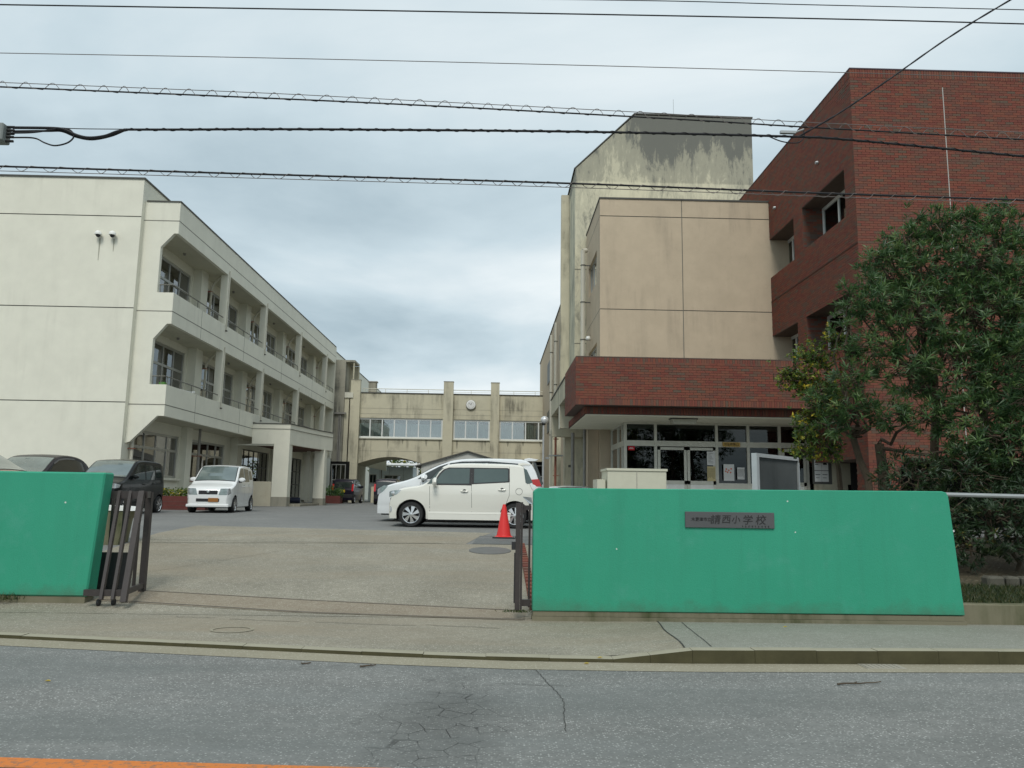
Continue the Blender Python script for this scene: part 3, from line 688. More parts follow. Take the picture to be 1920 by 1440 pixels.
for k, (x_, w_) in enumerate(((7.35, .26), (7.64, .2), (7.87, .24), (8.14, .3))):
    q = MB(); q.box(x_, x_ + w_, 11.6, 11.8, .3, .46); q.build('edging_stone', plain('dark stone', (.10, .095, .075), .9, var=.4) if 'dark stone' not in MATS else MATS['dark stone'], label=['grey edging stone at the back of the grass, nearest the green wall', 'small grey edging stone in the dark garden, second from the green wall', 'squarish grey edging stone in the dark garden, third from the green wall', 'grey edging stone in the dark garden at the right picture edge'][k], cat='stone', group='edging stones in the garden', bevel=.03)
def blades(name, n, fn_, h, mat, **kw):
    mb = MB(); mb.tone = True
    for _ in range(n):
        x_, y_, z_ = fn_(); a = rnd.uniform(0, 6.28); hh = h * rnd.uniform(.5, 1.2); w = .006; lx, ly = rnd.gauss(0, .3) * hh, rnd.gauss(0, .3) * hh
        c_, s_ = math.cos(a) * w, math.sin(a) * w
        mb.add([(x_ - c_, y_ - s_, z_), (x_ + c_, y_ + s_, z_), (x_ + lx * .5 + c_ * .7, y_ + ly * .5 + s_ * .7, z_ + hh * .6), (x_ + lx, y_ + ly, z_ + hh)], [(0, 1, 2), (0, 2, 3)], rnd.random())
    return mb.build(name, mat, recalc=False, **kw)
def gfn():
    y_ = 10.26 + 1.4 * rnd.random(); return (rnd.uniform(6.02, 8.6), y_, gardz(y_) - .01)
blades('grass', 9000, gfn, .09, grass_m, label='dark green grass on the bank behind the low edging wall', cat='grass', kind='stuff')
blades('grass', 260, lambda: (rnd.uniform(-7.2, -6.32) + rnd.gauss(0, .1), rnd.uniform(10.50, 10.66), .09), .10, grass_m, label='tuft of grass at the foot of the left green wall', cat='grass', kind='stuff')
blades('weeds', 160, lambda: (rnd.gauss(.33, .10), rnd.uniform(9.93, 10.08), .10), .03, grass_m, label='dark weeds around the foot of the right gate post', cat='weeds', kind='stuff')

# ================================================================== LEFT BUILDING
XW, XB, YF, YE = -13.35, -12.04, 28.0, 57.3
lb = thing('school_building', 'long three storey cream school block with balconies on the left', 'building', (-13.35, 28, .8))
BAYS = [(28.9, 33.0), (34.9, 39.2), (41.1, 46.2), (48.3, 54.2)]
PIL = [33.2, 39.4, 46.4, 54.4]
holes = []
for fl, (z0, z1) in enumerate(((2.02, 3.76), (5.0, 7.34), (8.45, 10.76))):
    for a, b in BAYS:
        if fl == 0 and a > 40: holes.append((a, b, 1.15, 3.76)); continue
        if fl == 0 and a > 34: a, b = 34.45, 38.6
        holes.append((a, b, z0, z1))
mb = MB(); holed(mb, 'XP', XW, YF, 92, .5, 13.08, holes, .2)
# gable face built in bands so the construction joints are real recesses
GJ = (4.65, 8.13, 11.62)
zs = [.5] + [v for j in GJ for v in (j - .018, j + .018)] + [13.08]
for k in range(0, len(zs), 2): 
    a, b = zs[k], zs[k + 1]; mb.quad((-32, YF, a), (XW, YF, a), (XW, YF, b), (-32, YF, b))
mb.quad((-32, 92, .5), (XW, 92, .5), (XW, 92, 13.08), (-32, 92, 13.08)); mb.quad((-32, YF, 12.7), (XW, YF, 12.7), (XW, 92, 12.7), (-32, 92, 12.7)); mb.quad((-32, YF, .5), (-32, 92, .5), (-32, 92, 13.08), (-32, YF, 13.08))
mb.build('wall', cream, lb)
mb = MB()
for j in GJ:
    mb.quad((-32, YF + .03, j - .02), (XW, YF + .03, j - .02), (XW, YF + .03, j + .02), (-32, YF + .03, j + .02))
    mb.quad((-32, YF, j - .018), (XW, YF, j - .018), (XW, YF + .03, j - .018), (-32, YF + .03, j - .018)); mb.quad((-32, YF, j + .018), (XW, YF, j + .018), (XW, YF + .03, j + .018), (-32, YF + .03, j + .018))
mb.build('joint_recess', plain('joint sealant', (.20, .195, .165), .9), lb)  # dark grey fill colour of the joints
MB().box(-32.05, XW + .04, YF - .04, YF + .22, 13.08, 13.14).build('parapet_coping', coping, lb)
MB().box(XW - .2, XW + .04, YF + .22, 92, 13.08, 13.14).build('parapet_coping', coping, lb)
# balcony front: end piece with chamfered openings and a corner left open
sealm = MATS['joint sealant']
mb = MB(); T = .16; YG0 = YF; YF = 28.27
mb.prism([(XW, 3.2), (-13.2, 3.25), (-12.29, 4.2), (XB, 4.2), (XB, 5.35), (-12.66, 5.35), (-12.66, 7.05), (-12.20, 7.62), (XB, 7.62), (XB, 8.80), (-12.66, 8.80), (-12.66, 10.55), (-12.20, 11.08), (XB, 11.08), (XB, 12.30), (XW, 12.30)], 'Y', YF - .02, YF + T)
# long face
def longface(z0, z1, ye, name='balcony_parapet', y0=YF + T):
    q = MB(); q.box(XB - .15, XB, y0, ye, z0, z1); return q.build(name, cream, lb)
mb.build('balcony_end_wall', cream, lb)
longface(11.08, 12.30, YE, 'roof_parapet'); longface(7.62, 8.80, YE); longface(4.2, 5.35, 38.6); longface(4.95, 5.35, YE, y0=38.6)
mb = MB()
for z in (11.57, 8.09, 4.61):
    mb.box(XB - .02, XB + .004, YF - .02, YE if z > 5 else 38.6, z - .016, z + .016); mb.box(XW, XB + .003, YF - .025, YF - .019, z - .016, z + .016)
for k, y_ in enumerate((31.1, 36.5, 43.1, 50.4)):
    for z0, z1 in ((7.64, 8.78), (4.22, 5.33)):
        if z0 < 5 and y_ > 38: continue
        mb.box(XB - .02, XB + .004, y_ - .01, y_ + .01, z0, z1)
mb.build('joint_line', sealm, lb)
MB().box(XW + .05, XB + .03, YF - .05, YF + T + .03, 12.30, 12.35).build('parapet_coping', coping, lb)
MB().box(XB - .19, XB + .03, YF + T + .03, YE, 12.30, 12.35).build('parapet_coping', coping, lb)
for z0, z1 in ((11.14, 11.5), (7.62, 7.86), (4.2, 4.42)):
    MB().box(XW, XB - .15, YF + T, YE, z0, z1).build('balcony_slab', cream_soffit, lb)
MB().box(XW, XB, YE, YE + .2, 4.0, 12.30).build('balcony_end_wall', cream, lb)
for y_ in (33.75, 39.6, 46.9, 54.3):
    for z0, z1 in ((8.80, 11.08), (5.35, 7.62)):
        MB().box(XB - .30, XB + .012, y_, y_ + .30, z0, z1).build('balcony_column', cream, lb)
        MB().tube([(XB + .03, y_ + .15, z0 - .22), (XB + .03, y_ + .15, z1 + .2)], .022, 6).build('drain_pipe', pipe_m, lb, smooth=True)
        q = MB(); q.box(XB, XB + .07, y_ + .1, y_ + .2, z0 - .27, z0 - .22); q.build('drain_hopper', coping, lb)
for y_ in PIL:
    MB().box(XW, XW + (.38 if y_ > 34 else .25), y_, y_ + (.75 if y_ > 34 else .6), 1.0, 4.2).build('pilaster', cream, lb)
    for z0, z1 in ((7.86, 11.14), (4.42, 7.62)):
        MB().box(XW, XW + .38, y_, y_ + .75, z0, z1).build('pilaster', cream, lb)
        q = MB(); q.tube([(XW + .85, y_ + 1.0, z1 - .02), (XW + .62, y_ + 1.0, z1 - .25), (XW + .45, y_ + 1.0, z1 - .55), (XW + .42, y_ + 1.0, z0 + .02)], .055, 8); q.build('downpipe', pipe_m, lb, smooth=True)
        for zb_ in (z1 - .75, z0 + .9): q = MB(); q.box(XW + .0, XW + .50, y_ + .92, y_ + 1.08, zb_, zb_ + .03); q.build('pipe_bracket', rust, lb)
for y_ in (28.55, 33.0 + 1.15):
    q = MB(); q.tube([(XW + .12 + (.3 if y_ > 30 else 0), y_, 4.2), (XW + .12 + (.3 if y_ > 30 else 0), y_, .85)], .06, 8); q.build('downpipe', pipe_g if y_ > 30 else pipe_m, lb, smooth=True)
    for zb_ in (3.0, 1.9): q = MB(); q.box(XW, XW + .22 + (.3 if y_ > 30 else 0), y_ - .09, y_ + .09, zb_, zb_ + .03); q.build('pipe_bracket', rust, lb)
YSAVE = YF
# soffit lamps
for y_ in (30.9, 36.9, 43.9, 51):
    for z_ in (11.14, 7.62): q = MB(); q.lathe([(0, -.10), (.05, -.09), (.06, 0)], 10, (XW + .5, y_, z_)); q.build('soffit_lamp', pipe_g, lb)
# rails
for zt, yend in ((8.80, YE), (5.35, YE)):
    q = MB(); q.tube([(-12.62, YF + .08, zt + .32), (XB - .12, YF + .08, zt + .32), (XB - .08, YF + .2, zt + .32), (XB - .08, 33.7, zt + .32)], .022, 6); q.build('handrail', rail_m, lb, smooth=True)
    for a, b in ((34.1, 39.55), (39.95, 46.85), (47.25, 54.25), (54.7, YE)): MB().tube([(XB - .08, a, zt + .32), (XB - .08, b, zt + .32)], .022, 6).build('handrail', rail_m, lb, smooth=True)
    y_ = YF + .2
    while y_ < yend: MB().box(XB - .09, XB - .07, y_, y_ + .02, zt, zt + .31).build('rail_post', rail_m, lb); y_ += 1.15
    for x_ in (-12.6, -12.3): MB().box(x_, x_ + .02, YF + .07, YF + .09, zt, zt + .31).build('rail_post', rail_m, lb)
rw = random.Random(3)
for fl, (z0, z1) in enumerate(((2.02, 3.76), (5.0, 7.34), (8.45, 10.76))):
    for bi, (a, b) in enumerate(BAYS):
        nc = 4 if bi < 2 else 6
        cols_ = [k / nc for k in range(1, nc)]
        if fl == 0 and a > 40: window(lb, 'XP', XW, a, b, 1.15, 3.76, cols_, (.33, .66), frame_dk, curtain=None, inner=dark_in); continue
        if fl == 0 and a > 34: a, b = 34.45, 38.6
        cur = []
        for k in range(nc):
            if rw.random() < (.6 if fl == 0 else .55): w = rw.uniform(.4, .9) / nc; cur.append((k / nc + .02, k / nc + w, .02, .68 if fl == 0 else .97, curtain_m if rw.random() < .6 else curtain_g))
        window(lb, 'XP', XW, a, b, z0, z1, cols_, (.64,), frame_al, curtain=cur, inner=dim_in, bar=.075, set_=.06)
    for bi, (a, b) in enumerate(BAYS[:2]):
        if fl == 0: MB().box(XW - .02, XW + .14, a - .1, b + .1, 1.93, 2.0).build('window_sill', cream, lb)
# laundry-like things on the second floor rail
q = MB(); q.box(-12.5, -12.3, YF + .4, YF + .6, 5.36, 5.50); q.build('flower_pot', plain('green pot', (.10, .25, .06), .6), label='small green pot on the second floor balcony ledge', cat='pot')
q = MB(); q.tube([(-12.3, YF + 1.0, 5.36), (-12.25, YF + 2.6, 5.38), (-12.2, YF + 3.0, 5.45)], .06, 6); q.build('folded_cloth', white_p, label='white folded cloth lying on the second floor balcony ledge', cat='cloth')
# spot lamps on the gable
for k, x_ in enumerate((-14.80, -14.28)):
    r_ = thing('ball_camera', ['white dome camera on the cream gable, farther from the corner', 'white dome camera on the cream gable, nearer the corner'][k], 'security camera', (x_, 27.9, 10.83), 0, 'dome cameras on the gable')
    q = MB(); q.lathe([(0, .13), (.06, .12), (.11, .07), (.125, 0), (.12, -.03), (0, -.03)], 14, (x_, 27.84, 10.86)); q.build('housing', white_p, r_, smooth=True)
    q = MB(); q.lathe([(.085, -.03), (.075, -.08), (.04, -.115), (0, -.12)], 14, (x_, 27.84, 10.86)); q.build('dark_dome', black_pl, r_, smooth=True)
    MB().box(x_ - .03, x_ + .03, 27.86, 28, 10.84, 10.90).build('bracket', white_p, r_)
    q = MB(); q.add([(x_ - .03, 27.994, 10.74), (x_ + .03, 27.994, 10.74), (x_ + .012, 27.994, 9.9 if k == 0 else 10.25), (x_ - .006, 27.994, 9.9 if k == 0 else 10.25)], [(0, 1, 2, 3)])
    q.build('rust_streak', plain('dirty streak%d' % k, (.36, .35, .28), .9), r_)

# porch
po = thing('entrance_porch', 'cream concrete entrance porch bulging from the left school block', 'porch', (-11, 38.6, .8))
mb = MB()
arc = [(-12.04, 38.6), (-10.18, 38.6), (-10.02, 40.0), (-9.83, 41.3), (-9.58, 42.7), (-9.22, 44.2), (-9.5, 44.9), (-12.04, 45.2)]
mb.prism(arc, 'Z', 3.86, 4.86); mb.build('fascia', cream, po)
mb = MB(); mb.prism([(x_ + .03 * (1 if x_ > -12 else 0), y_ - (.03 if y_ < 39 else 0)) for x_, y_ in arc], 'Z', 4.86, 4.90); mb.build('coping', coping, po)
q = MB()
for (a, b), (c, d) in zip(arc[:6], arc[1:6]): bar(q, (a + .012, b - .008, 4.62), (c + .012, d - .008, 4.62), .02, .03)
q.build('joint_line', sealm, po)
mb = MB(); mb.prism([(-12.0, 38.8), (-10.4, 38.8), (-10.0, 41.3), (-9.45, 44.0), (-12, 44.9)], 'Z', 3.80, 3.858); mb.build('soffit', soffit_br, po)
MB().box(-10.95, -10.18, 38.6, 39.2, 1.28, 3.86).build('pillar', cream, po); MB().box(-10.96, -10.17, 38.59, 39.21, .7, 1.28).build('pillar_base', greyc, po)
MB().box(-9.98, -9.42, 43.2, 43.9, 1.2, 3.86).build('pillar', cream, po); MB().box(-9.99, -9.41, 43.19, 43.91, .7, 1.2).build('pillar_base', greyc, po)
MB().box(-10.5, -10.32, 43.6, 43.8, 1.0, 3.86).build('pillar', cream, po)
MB().box(-13.3, -9.6, 39.0, 45.2, .7, .93).build('floor_slab', tanconc, po)
MB().box(-12.9, -10.97, 38.62, 38.78, .7, 2.02).build('low_wall', concrete('stained low wall', (.55, .51, .40), (.34, .25, .15), .9), po)
MB().box(-12.9, -10.96, 38.66, 38.74, 3.78, 3.855).build('lintel', cream, po)
ms = thing('rubber_mat_roll', 'dark roll of matting lying on the porch floor', 'mat', (-11, 42, .93))
q = MB(); q.tube([(-11.3, 41.6, 1.09), (-10.3, 41.8, 1.09)], .15, 12); q.build('roll', blue_net, ms, smooth=True)

rt = thing('rooftop_unit', 'small grey rooftop cabinet beside the stair tower, left of the bridge rail', 'rooftop cabinet', (-10.0, 60, 9))
MB().box(-9.95, -9.35, 60, 60.5, 9.25, 10.1).build('cabinet', greyc, rt); MB().box(-10.02, -9.28, 59.95, 60.55, 10.1, 10.18).build('cap', pipe_g, rt)
for x_ in (-9.9, -9.45): MB().box(x_, x_ + .06, 60.1, 60.2, 8.98, 9.25).build('leg', pipe_g, rt)
# stair end bay between the block and the bridge
sb = thing('stair_tower', 'grey weathered concrete stair tower between cream block and bridge', 'stair tower', (-11.6, 57.6, .8))
MB().box(-12.10, -11.30, 57.52, 59.5, 3.8, 11.4).build('wall', greyc, sb)
MB().box(-11.28, -10.95, 57.6, 59.5, 3.8, 8.6).build('wall', oldc, sb)
MB().box(-11.30, -10.60, 59.3, 59.5, 8.6, 11.2).build('back_wall', oldc, sb)
q = MB(); q.box(-11.30, -10.62, 57.54, 59.5, 11.25, 11.40); q.build('roof_slab', greyc, sb)
q = MB(); q.box(-10.75, -10.66, 57.6, 57.7, 8.5, 11.25); q.build('slim_post', oldc, sb)
q = MB(); q.box(-11.28, -10.66, 57.5, 57.56, 8.55, 8.95); q.build('balustrade', frame_wh, sb)
for x_ in (-11.62, -11.5): MB().tube([(x_, 57.44, 3.8), (x_, 57.44, 7.3)], .05, 8).build('downpipe', pipe_g, sb, smooth=True)
MB().box(-11.95, -11.1, 57.3, 57.5, 7.3, 7.42).build('rain_hopper', pipe_g, sb)
MB().tube([(-12.15, 57.4, 4.6), (-12.15, 57.4, 11.3)], .045, 8).build('downpipe', pipe_g, sb, smooth=True)
MB().box(-12.1, -10.7, 57.5, 59, .8, 3.8).build('ground_room', dark_in, sb)
window(sb, 'Y', 57.48, -12.0, -10.95, 1.3, 3.6, (.33, .66), (.5,), frame_al, curtain=[(.1, .4, .1, .9, curtain_g)], set_=-.02, room=.01)

# ================================================================== BRIDGE BUILDING
br = thing('bridge_building', 'grey concrete two storey connecting bridge with clock and arched passage', 'building', (-3, 58, .8))
YL = 58.0
WIN = [(-10.30, -3.95, 5.62, 7.12), (-3.15, -.42, 5.6, 7.10), (.30, 6.2, 5.58, 7.08)]
mb = MB(); holed(mb, 'Y', YL, -10.82, 14, 4.66, 8.98, WIN, .25)
arch = [(-10.40, .8), (-10.40, 3.62)] + [(-10.40 + (5.35) * t / 14, 3.62 + .62 * math.sin(math.pi * min(1, max(0, t / 14)))) for t in range(1, 14)] + [(-5.05, 3.68), (-5.05, .8)]
def archz(x): 
    t = (x + 10.40) / 5.35; return 3.62 + .6 * math.sin(math.pi * t) if 0 < t < 1 else None
n = 18
for k in range(n):
    a, b = -10.40 + 5.35 * k / n, -10.40 + 5.35 * (k + 1) / n
    za, zb = 3.62 + .6 * math.sin(math.pi * k / n), 3.62 + .6 * math.sin(math.pi * (k + 1) / n)
    mb.quad((a, YL, za), (b, YL, zb), (b, YL, 4.66), (a, YL, 4.66)); mb.quad((a, YL, za), (b, YL, zb), (b, YL + 5, zb), (a, YL + 5, za))
mb.quad((-10.82, YL, .6), (-10.40, YL, .6), (-10.40, YL, 4.66), (-10.82, YL, 4.66)); mb.quad((-10.40, YL, .6), (-10.40, YL + 5, .6), (-10.40, YL + 5, 3.62), (-10.40, YL, 3.62))
mb.quad((-5.05, YL, .6), (14, YL, .6), (14, YL, 4.66), (-5.05, YL, 4.66)); mb.quad((-5.05, YL, .6), (-5.05, YL + 5, .6), (-5.05, YL + 5, 3.62), (-5.05, YL, 3.62))
mb.quad((-10.82, YL, 8.98), (14, YL, 8.98), (14, YL + 5, 8.98), (-10.82, YL + 5, 8.98)); mb.quad((-10.82, YL + 5, 4.3), (14, YL + 5, 4.3), (14, YL + 5, 8.98), (-10.82, YL + 5, 8.98))
mb.build('wall', oldc, br)
q = MB()
for z_ in (7.84, 4.64): q.box(-10.8, 14, YL - .006, YL + .01, z_ - .012, z_ + .012)
q.box(-10.8, 14, YL - .006, YL + .01, 7.42, 7.44)
q.build('joint_line', greyc, br)
MB().box(-10.85, 14, YL - .05, YL + .15, 8.98, 9.05).build('coping', coping, br)
for a, b, zt in ((-3.92, -3.20, 9.88), (-.38, .26, 9.86), (-10.86, -10.16, 9.9)):
    MB().box(a, b, YL - .42, YL - .002, .6, zt).build('buttress', oldc, br)
    MB().box(a - .02, b + .02, YL - .44, YL + .02, zt, zt + .05).build('buttress_cap', greyc, br)
for (a, b, z0, z1), nc in zip(WIN, (7, 3, 6)):
    window(br, 'Y', YL, a, b, z0, z1, [k / nc for k in range(1, nc)], (), frame_wt, glass_link, bar=.09, set_=.08, curtain=[(.01, .99, .02, .74, curtain_sky)] if nc == 7 else [(.02, .98, .02, .80, cream_reflect)], inner=dim_in)  # pale folded sheets stand in for sky and cream wall reflected in the panes
    MB().box(a - .05, b + .05, YL - .10, YL + .02, z0 - .07, z0 - .005).build('window_sill', frame_wh, br)
grime = concrete('sill grime', (.30, .285, .22), (.13, .125, .10), .9, 1.4)
rg = random.Random(12)
for x_ in (-9.75, -8.0, -6.9, -5.15, -4.15, -2.85, -.75, .95, 2.1, 3.4):
    ln = rg.uniform(.35, .95); w_ = rg.uniform(.05, .11); q = MB()
    pts = [(x_ - w_, 5.53), (x_ + w_, 5.53), (x_ + w_ * .6, 5.53 - ln * .5), (x_ + w_ * .15, 5.53 - ln), (x_ - w_ * .2, 5.53 - ln * .9), (x_ - w_ * .7, 5.53 - ln * .45)]
    q.add([(a, YL - .004, b) for a, b in pts], [tuple(range(6))]); q.build('drip_stain', grime, br)
q = MB(); q.tube([(-10.1, YL + .3, 9.36), (14, YL + .3, 9.36)], .03, 6); q.build('roof_handrail', frame_wh, br)
q = MB(); q.tube([(-10.1, YL + .3, 9.2), (14, YL + .3, 9.2)], .015, 6)
x_ = -10
while x_ < 14: q.box(x_, x_ + .035, YL + .28, YL + .32, 8.98, 9.36); x_ += 1.62
q.build('roof_rail_posts', frame_wh, br)
MB().box(5.8, 6.1, YL + 1, YL + 1.3, 9, 9.7)
ck = thing('wall_clock', 'round white clock on the bridge building between two buttresses', 'clock', (-1.87, 57.95, 8.22))
q = MB(); q.lathe([(0, -.16), (.30, -.16), (.36, -.13), (.37, -.0)], 28, (-1.87, YL, 8.22), 'Y'); q.build('case', white_p, ck, smooth=True)
q = MB(); q.lathe([(0, -.165), (.27, -.164)], 28, (-1.87, YL, 8.22), 'Y'); q.build('dial', paper, ck)
q = MB(); q.lathe([(.345, -.145), (.375, -.12), (.375, 0)], 28, (-1.87, YL, 8.22), 'Y'); q.build('rim', pipe_g, ck)
q = MB()
for k in range(12):
    a = R(30 * k); q.box(-1.87 + math.sin(a) * .225 - .012, -1.87 + math.sin(a) * .225 + .012, YL - .171, YL - .166, 8.22 + math.cos(a) * .225 - .02, 8.22 + math.cos(a) * .225 + .02)
q.build('hour_marks', pipe_g, ck)
for an, ln, w in ((27, .15, .022), (-53, .22, .016)):
    a = R(an); q = MB(); bar(q, (-1.87 - math.sin(a) * .03, YL - .176, 8.22 - math.cos(a) * .03), (-1.87 + math.sin(a) * ln, YL - .176, 8.22 + math.cos(a) * ln), w, .004); q.build('hand', ink, ck)
# low buildings under and before the bridge
sh = thing('grey_shed', 'grey gabled shed with dark sheet roof behind the parked cars', 'shed', (-2, 50, .8))
MB().prism([(-4.70, .8), (1.4, .8), (1.4, 3.35), (-1.75, 4.22), (-4.70, 3.40)], 'Y', 50, 54).build('wall', prefab_g, sh)
for p_ in ([(-5.1, 3.32), (-1.75, 4.33), (-1.75, 4.25), (-5.1, 3.24)], [(-1.75, 4.33), (1.7, 3.32), (1.7, 3.24), (-1.75, 4.25)]): MB().prism(p_, 'Y', 49.85, 54.2).build('roof_slope', rooft, sh)
q = MB()
for k in range(12): q.box(-4.6 + k * .5, -4.585 + k * .5, 49.985, 50.0, .8, 3.3)
q.build('panel_joint', pipe_g, sh)
wh = thing('white_prefab', 'pale prefab hut with white roof seen through the arch', 'prefab hut', (-8, 66, .8))
MB().box(-10.6, -6.9, 66, 70, .8, 3.75).build('wall', prefab, wh)
MB().prism([(65.4, 3.78), (70.3, 4.15), (70.3, 4.22), (65.4, 3.86)], 'X', -11, -6.5).build('roof', roofw, wh)
window(wh, 'Y', 65.98, -9.9 + .6, -8.3 + .4, 2.3, 3.05, (.5,), (), frame_al, glass, set_=-.02, room=.01)
window(wh, 'Y', 65.98, -10.55, -9.95, 2.35, 3.1, (.5,), (), frame_al, glass, set_=-.02, room=.01)
q = MB()
for x_ in (-9.7, -8.9, -7.7): q.box(x_, x_ + .02, 65.98, 66.0, .9, 3.7)
q.build('panel_joint', pipe_g, wh)
cw = thing('covered_walkway', 'cream sloping walkway roof on posts under the arch', 'walkway', (-9, 60, .8))
MB().prism([(-11.2, 3.85), (-8.95, 4.55), (-8.95, 3.35), (-11.2, 3.78)], 'Y', 64.4, 64.6).build('roof_end', cream, cw)
for x_ in (-10.8, -9.4): MB().box(x_, x_ + .09, 64.6, 64.7, .8, 3.7).build('post', pipe_g, cw)
MB().box(-9.3, -7.9, 59.2, 59.4, .7, 2.02).build('low_wall', oldc, cw)
q = MB(); q.tube([(-5.62, 57, .8), (-5.62, 57, 3.75)], .06, 8); q.build('white_pole', white_p, label='thin white pole beside the right end of the arch', cat='pole')
dr = thing('service_door_front', 'dark framed glazed doors under the bridge behind the lamp post', 'doors', (3.4, 57.9, .8))
MB().box(1.6, 5.2, 57.9, 57.99, .9, 4.0).build('backing', dark_in, dr)
for z_ in (2.2, 2.9, 3.7): MB().box(1.6, 5.2, 57.82, 57.9, z_, z_ + .07).build('rail', frame_al, dr)
for x_ in (1.6, 2.8, 4.0, 5.1): MB().box(x_, x_ + .08, 57.8, 57.9, .9, 4.0).build('stile', frame_al, dr)
MB().box(1.4, 5.4, 57.2, 58, 4.02, 4.2).build('canopy', oldc, dr)

# street lamp
lp = thing('street_lamp', 'white ball lamp on a slim pole in the yard before the bridge', 'lamp', (2.5, 40, .82))
q = MB(); q.tube([(2.5, 40, .8), (2.5, 40, 5.2)], [.065, .05], 10); q.build('pole', plain('pole paint', (.5, .52, .53), .4, .3), lp, smooth=True)
q = MB(); q.lathe([(.04, -.02), (.09, .0), (.13, .06)], 14, (2.5, 40, 5.18)); q.build('fitter', black_pl, lp, smooth=True)
q = MB(); q.lathe([(.06, -.20), (.15, -.16), (.205, -.07), (.22, .0), (.205, .08), (.15, .16), (.07, .205), (0, .215)], 18, (2.56, 40, 5.42)); q.build('globe', bulb_m, lp, smooth=True)

# ================================================================== PINK / TOWER / EAST BLOCK
pk = thing('buff_block', 'buff rendered stair block behind the brick entrance canopy', 'building', (7, 28.6, .8))
PX, PY = 3.89, 28.6; PR = 10.47
PJ = (8.60, 12.29); VJ = 7.07
mb = MB(); e = .016
zs = [.5, PJ[0] - e, PJ[0] + e, PJ[1] - e, PJ[1] + e, 12.98]
for k in range(0, 6, 2):
    for a, b in ((PX, VJ - e), (VJ + e, PR + 2)): mb.quad((a, PY, zs[k]), (b, PY, zs[k]), (b, PY, zs[k + 1]), (a, PY, zs[k + 1]))
WH = [(29.55, 32.2, 9.92, 11.22), (29.55, 32.2, 6.3, 7.5)]
holed(mb, 'XN', PX, PY, 33.0, .5, 12.98, WH, .2)
mb.quad((PX, 33, .5), (PR + 2, 33, .5), (PR + 2, 33, 12.98), (PX, 33, 12.98)); mb.quad((PX, PY, 12.7), (PR + 2, PY, 12.7), (PR + 2, 33, 12.7), (PX, 33, 12.7))
mb.build('wall', pinkc, pk)
q = MB()
for j in PJ: q.box(PX + .01, PR + 2, PY + .02, PY + .05, j - .02, j + .02); q.box(PX - .003, PX + .01, PY, 33, j - .012, j + .012)
q.box(VJ - .02, VJ + .02, PY + .021, PY + .051, .5, 12.98); q.box(PX - .003, PX + .01, PY + .25, PY + .265, .5, 12.98)
q.build('joint_recess', sealm, pk)
MB().box(PX - .03, PR + 2, PY - .03, PY + .2, 12.98, 13.04).build('coping', coping, pk); MB().box(PX - .03, PX + .2, PY + .2, 33.0, 12.98, 13.04).build('coping', coping, pk)
for (a, b, z0, z1) in WH: window(pk, 'XN', PX, a, b, z0, z1, (.33, .66), (), frame_al, bar=.06, inner=dim_in)
q = MB(); q.tube([(3.58, 31.6, 11.85), (3.58, 31.6, 4.9)], .10, 10); q.build('downpipe', pipe_m, pk, smooth=True)
q = MB(); q.tube([(3.75, 31.7, 11.9), (3.58, 31.65, 11.85)], .10, 10); q.build('pipe_elbow', pipe_m, pk, smooth=True)
for z_ in (11.2, 9.6, 8.0, 6.6): q = MB(); q.lathe([(.115, -.02), (.115, .02)], 12, (3.58, 31.6, z_)); q.box(3.58, 3.89, 31.58, 31.62, z_ - .02, z_ + .02); q.build('pipe_collar', coping, pk)
q = MB(); q.lathe([(0, .12), (.08, .1), (.1, 0), (.06, -.05)], 12, (3.72, 30.9, 7.9)); q.build('wall_lamp', white_p, pk, smooth=True)
tw = thing('weathered_tower', 'tall stained concrete stair tower with sloping top behind the buff block', 'tower', (7.5, 33.2, .8))
TY = 33.2
MB().prism([(3.40, .8), (11.50, .8), (11.50, 18.80), (6.12, 18.86), (3.40, 16.20)], 'Y', TY, 38.5).build('wall', towerc, tw)
MB().box(3.36, 11.5, TY - .006, TY, 10.9, 10.92)
q = MB()
for a, b in (((3.34, 16.17), (6.10, 18.90)), ((6.10, 18.90), (11.55, 18.85))):
    q.prism([a, b, (b[0], b[1] + .06), (a[0], a[1] + .06)], 'Y', TY - .03, 38.6)
q.build('coping', coping, tw)
for z_ in (11.5, 8.15): MB().box(3.393, 3.93, TY - .012, TY + .05, z_, z_ + .03).build('joint_line', sealm, tw)
MB().prism([(3.396, 4.5), (3.0, 4.5), (3.0, 16.0), (3.396, 16.0)], 'Y', TY + 2.6, TY + 2.85).build('side_fin', oldc, tw)
q = MB(); q.tube([(8.0, 33.6, 18.9), (8.0, 33.6, 19.9)], .01, 5); q.build('antenna_mast', steel, label='thin roof aerial on top of the stained tower', cat='aerial')
q = MB(); q.tube([(6.6, 34.0, 19.25), (7.6, 33.9, 19.1), (8.6, 33.8, 19.0)], .008, 5); q.tube([(6.9, 33.8, 19.25), (7.0, 34.2, 19.15)], .006, 5); q.build('roof_aerial', steel, label='fallen thin aerial rod along the tower parapet', cat='aerial')
eb = thing('east_block', 'buff concrete wing receding behind the stained tower', 'building', (4, 38.6, .8))
mb = MB(); mb.box(3.55, 16, 38.6, 62, .5, 12.1); mb.build('wall', pinkc, eb)
MB().box(3.5, 16, 38.6, 62, 12.1, 12.16).build('coping', coping, eb)
for y_ in (43.5, 47.0):
    q = MB(); q.tube([(3.38, y_, 11.4), (3.38, y_, 1)], .09, 8); q.build('downpipe', pipe_m, eb, smooth=True)
    for z_ in (10.3, 7.8, 5.2): q = MB(); q.lathe([(.11, -.02), (.11, .02)], 10, (3.38, y_, z_)); q.build('pipe_collar', coping, eb)
for y_ in (40, 50):
    for z_ in (9, 5.7): MB().box(3.50, 3.548, y_, y_ + 2.4, z_, z_ + 1.4).build('window', frame_dk, eb)

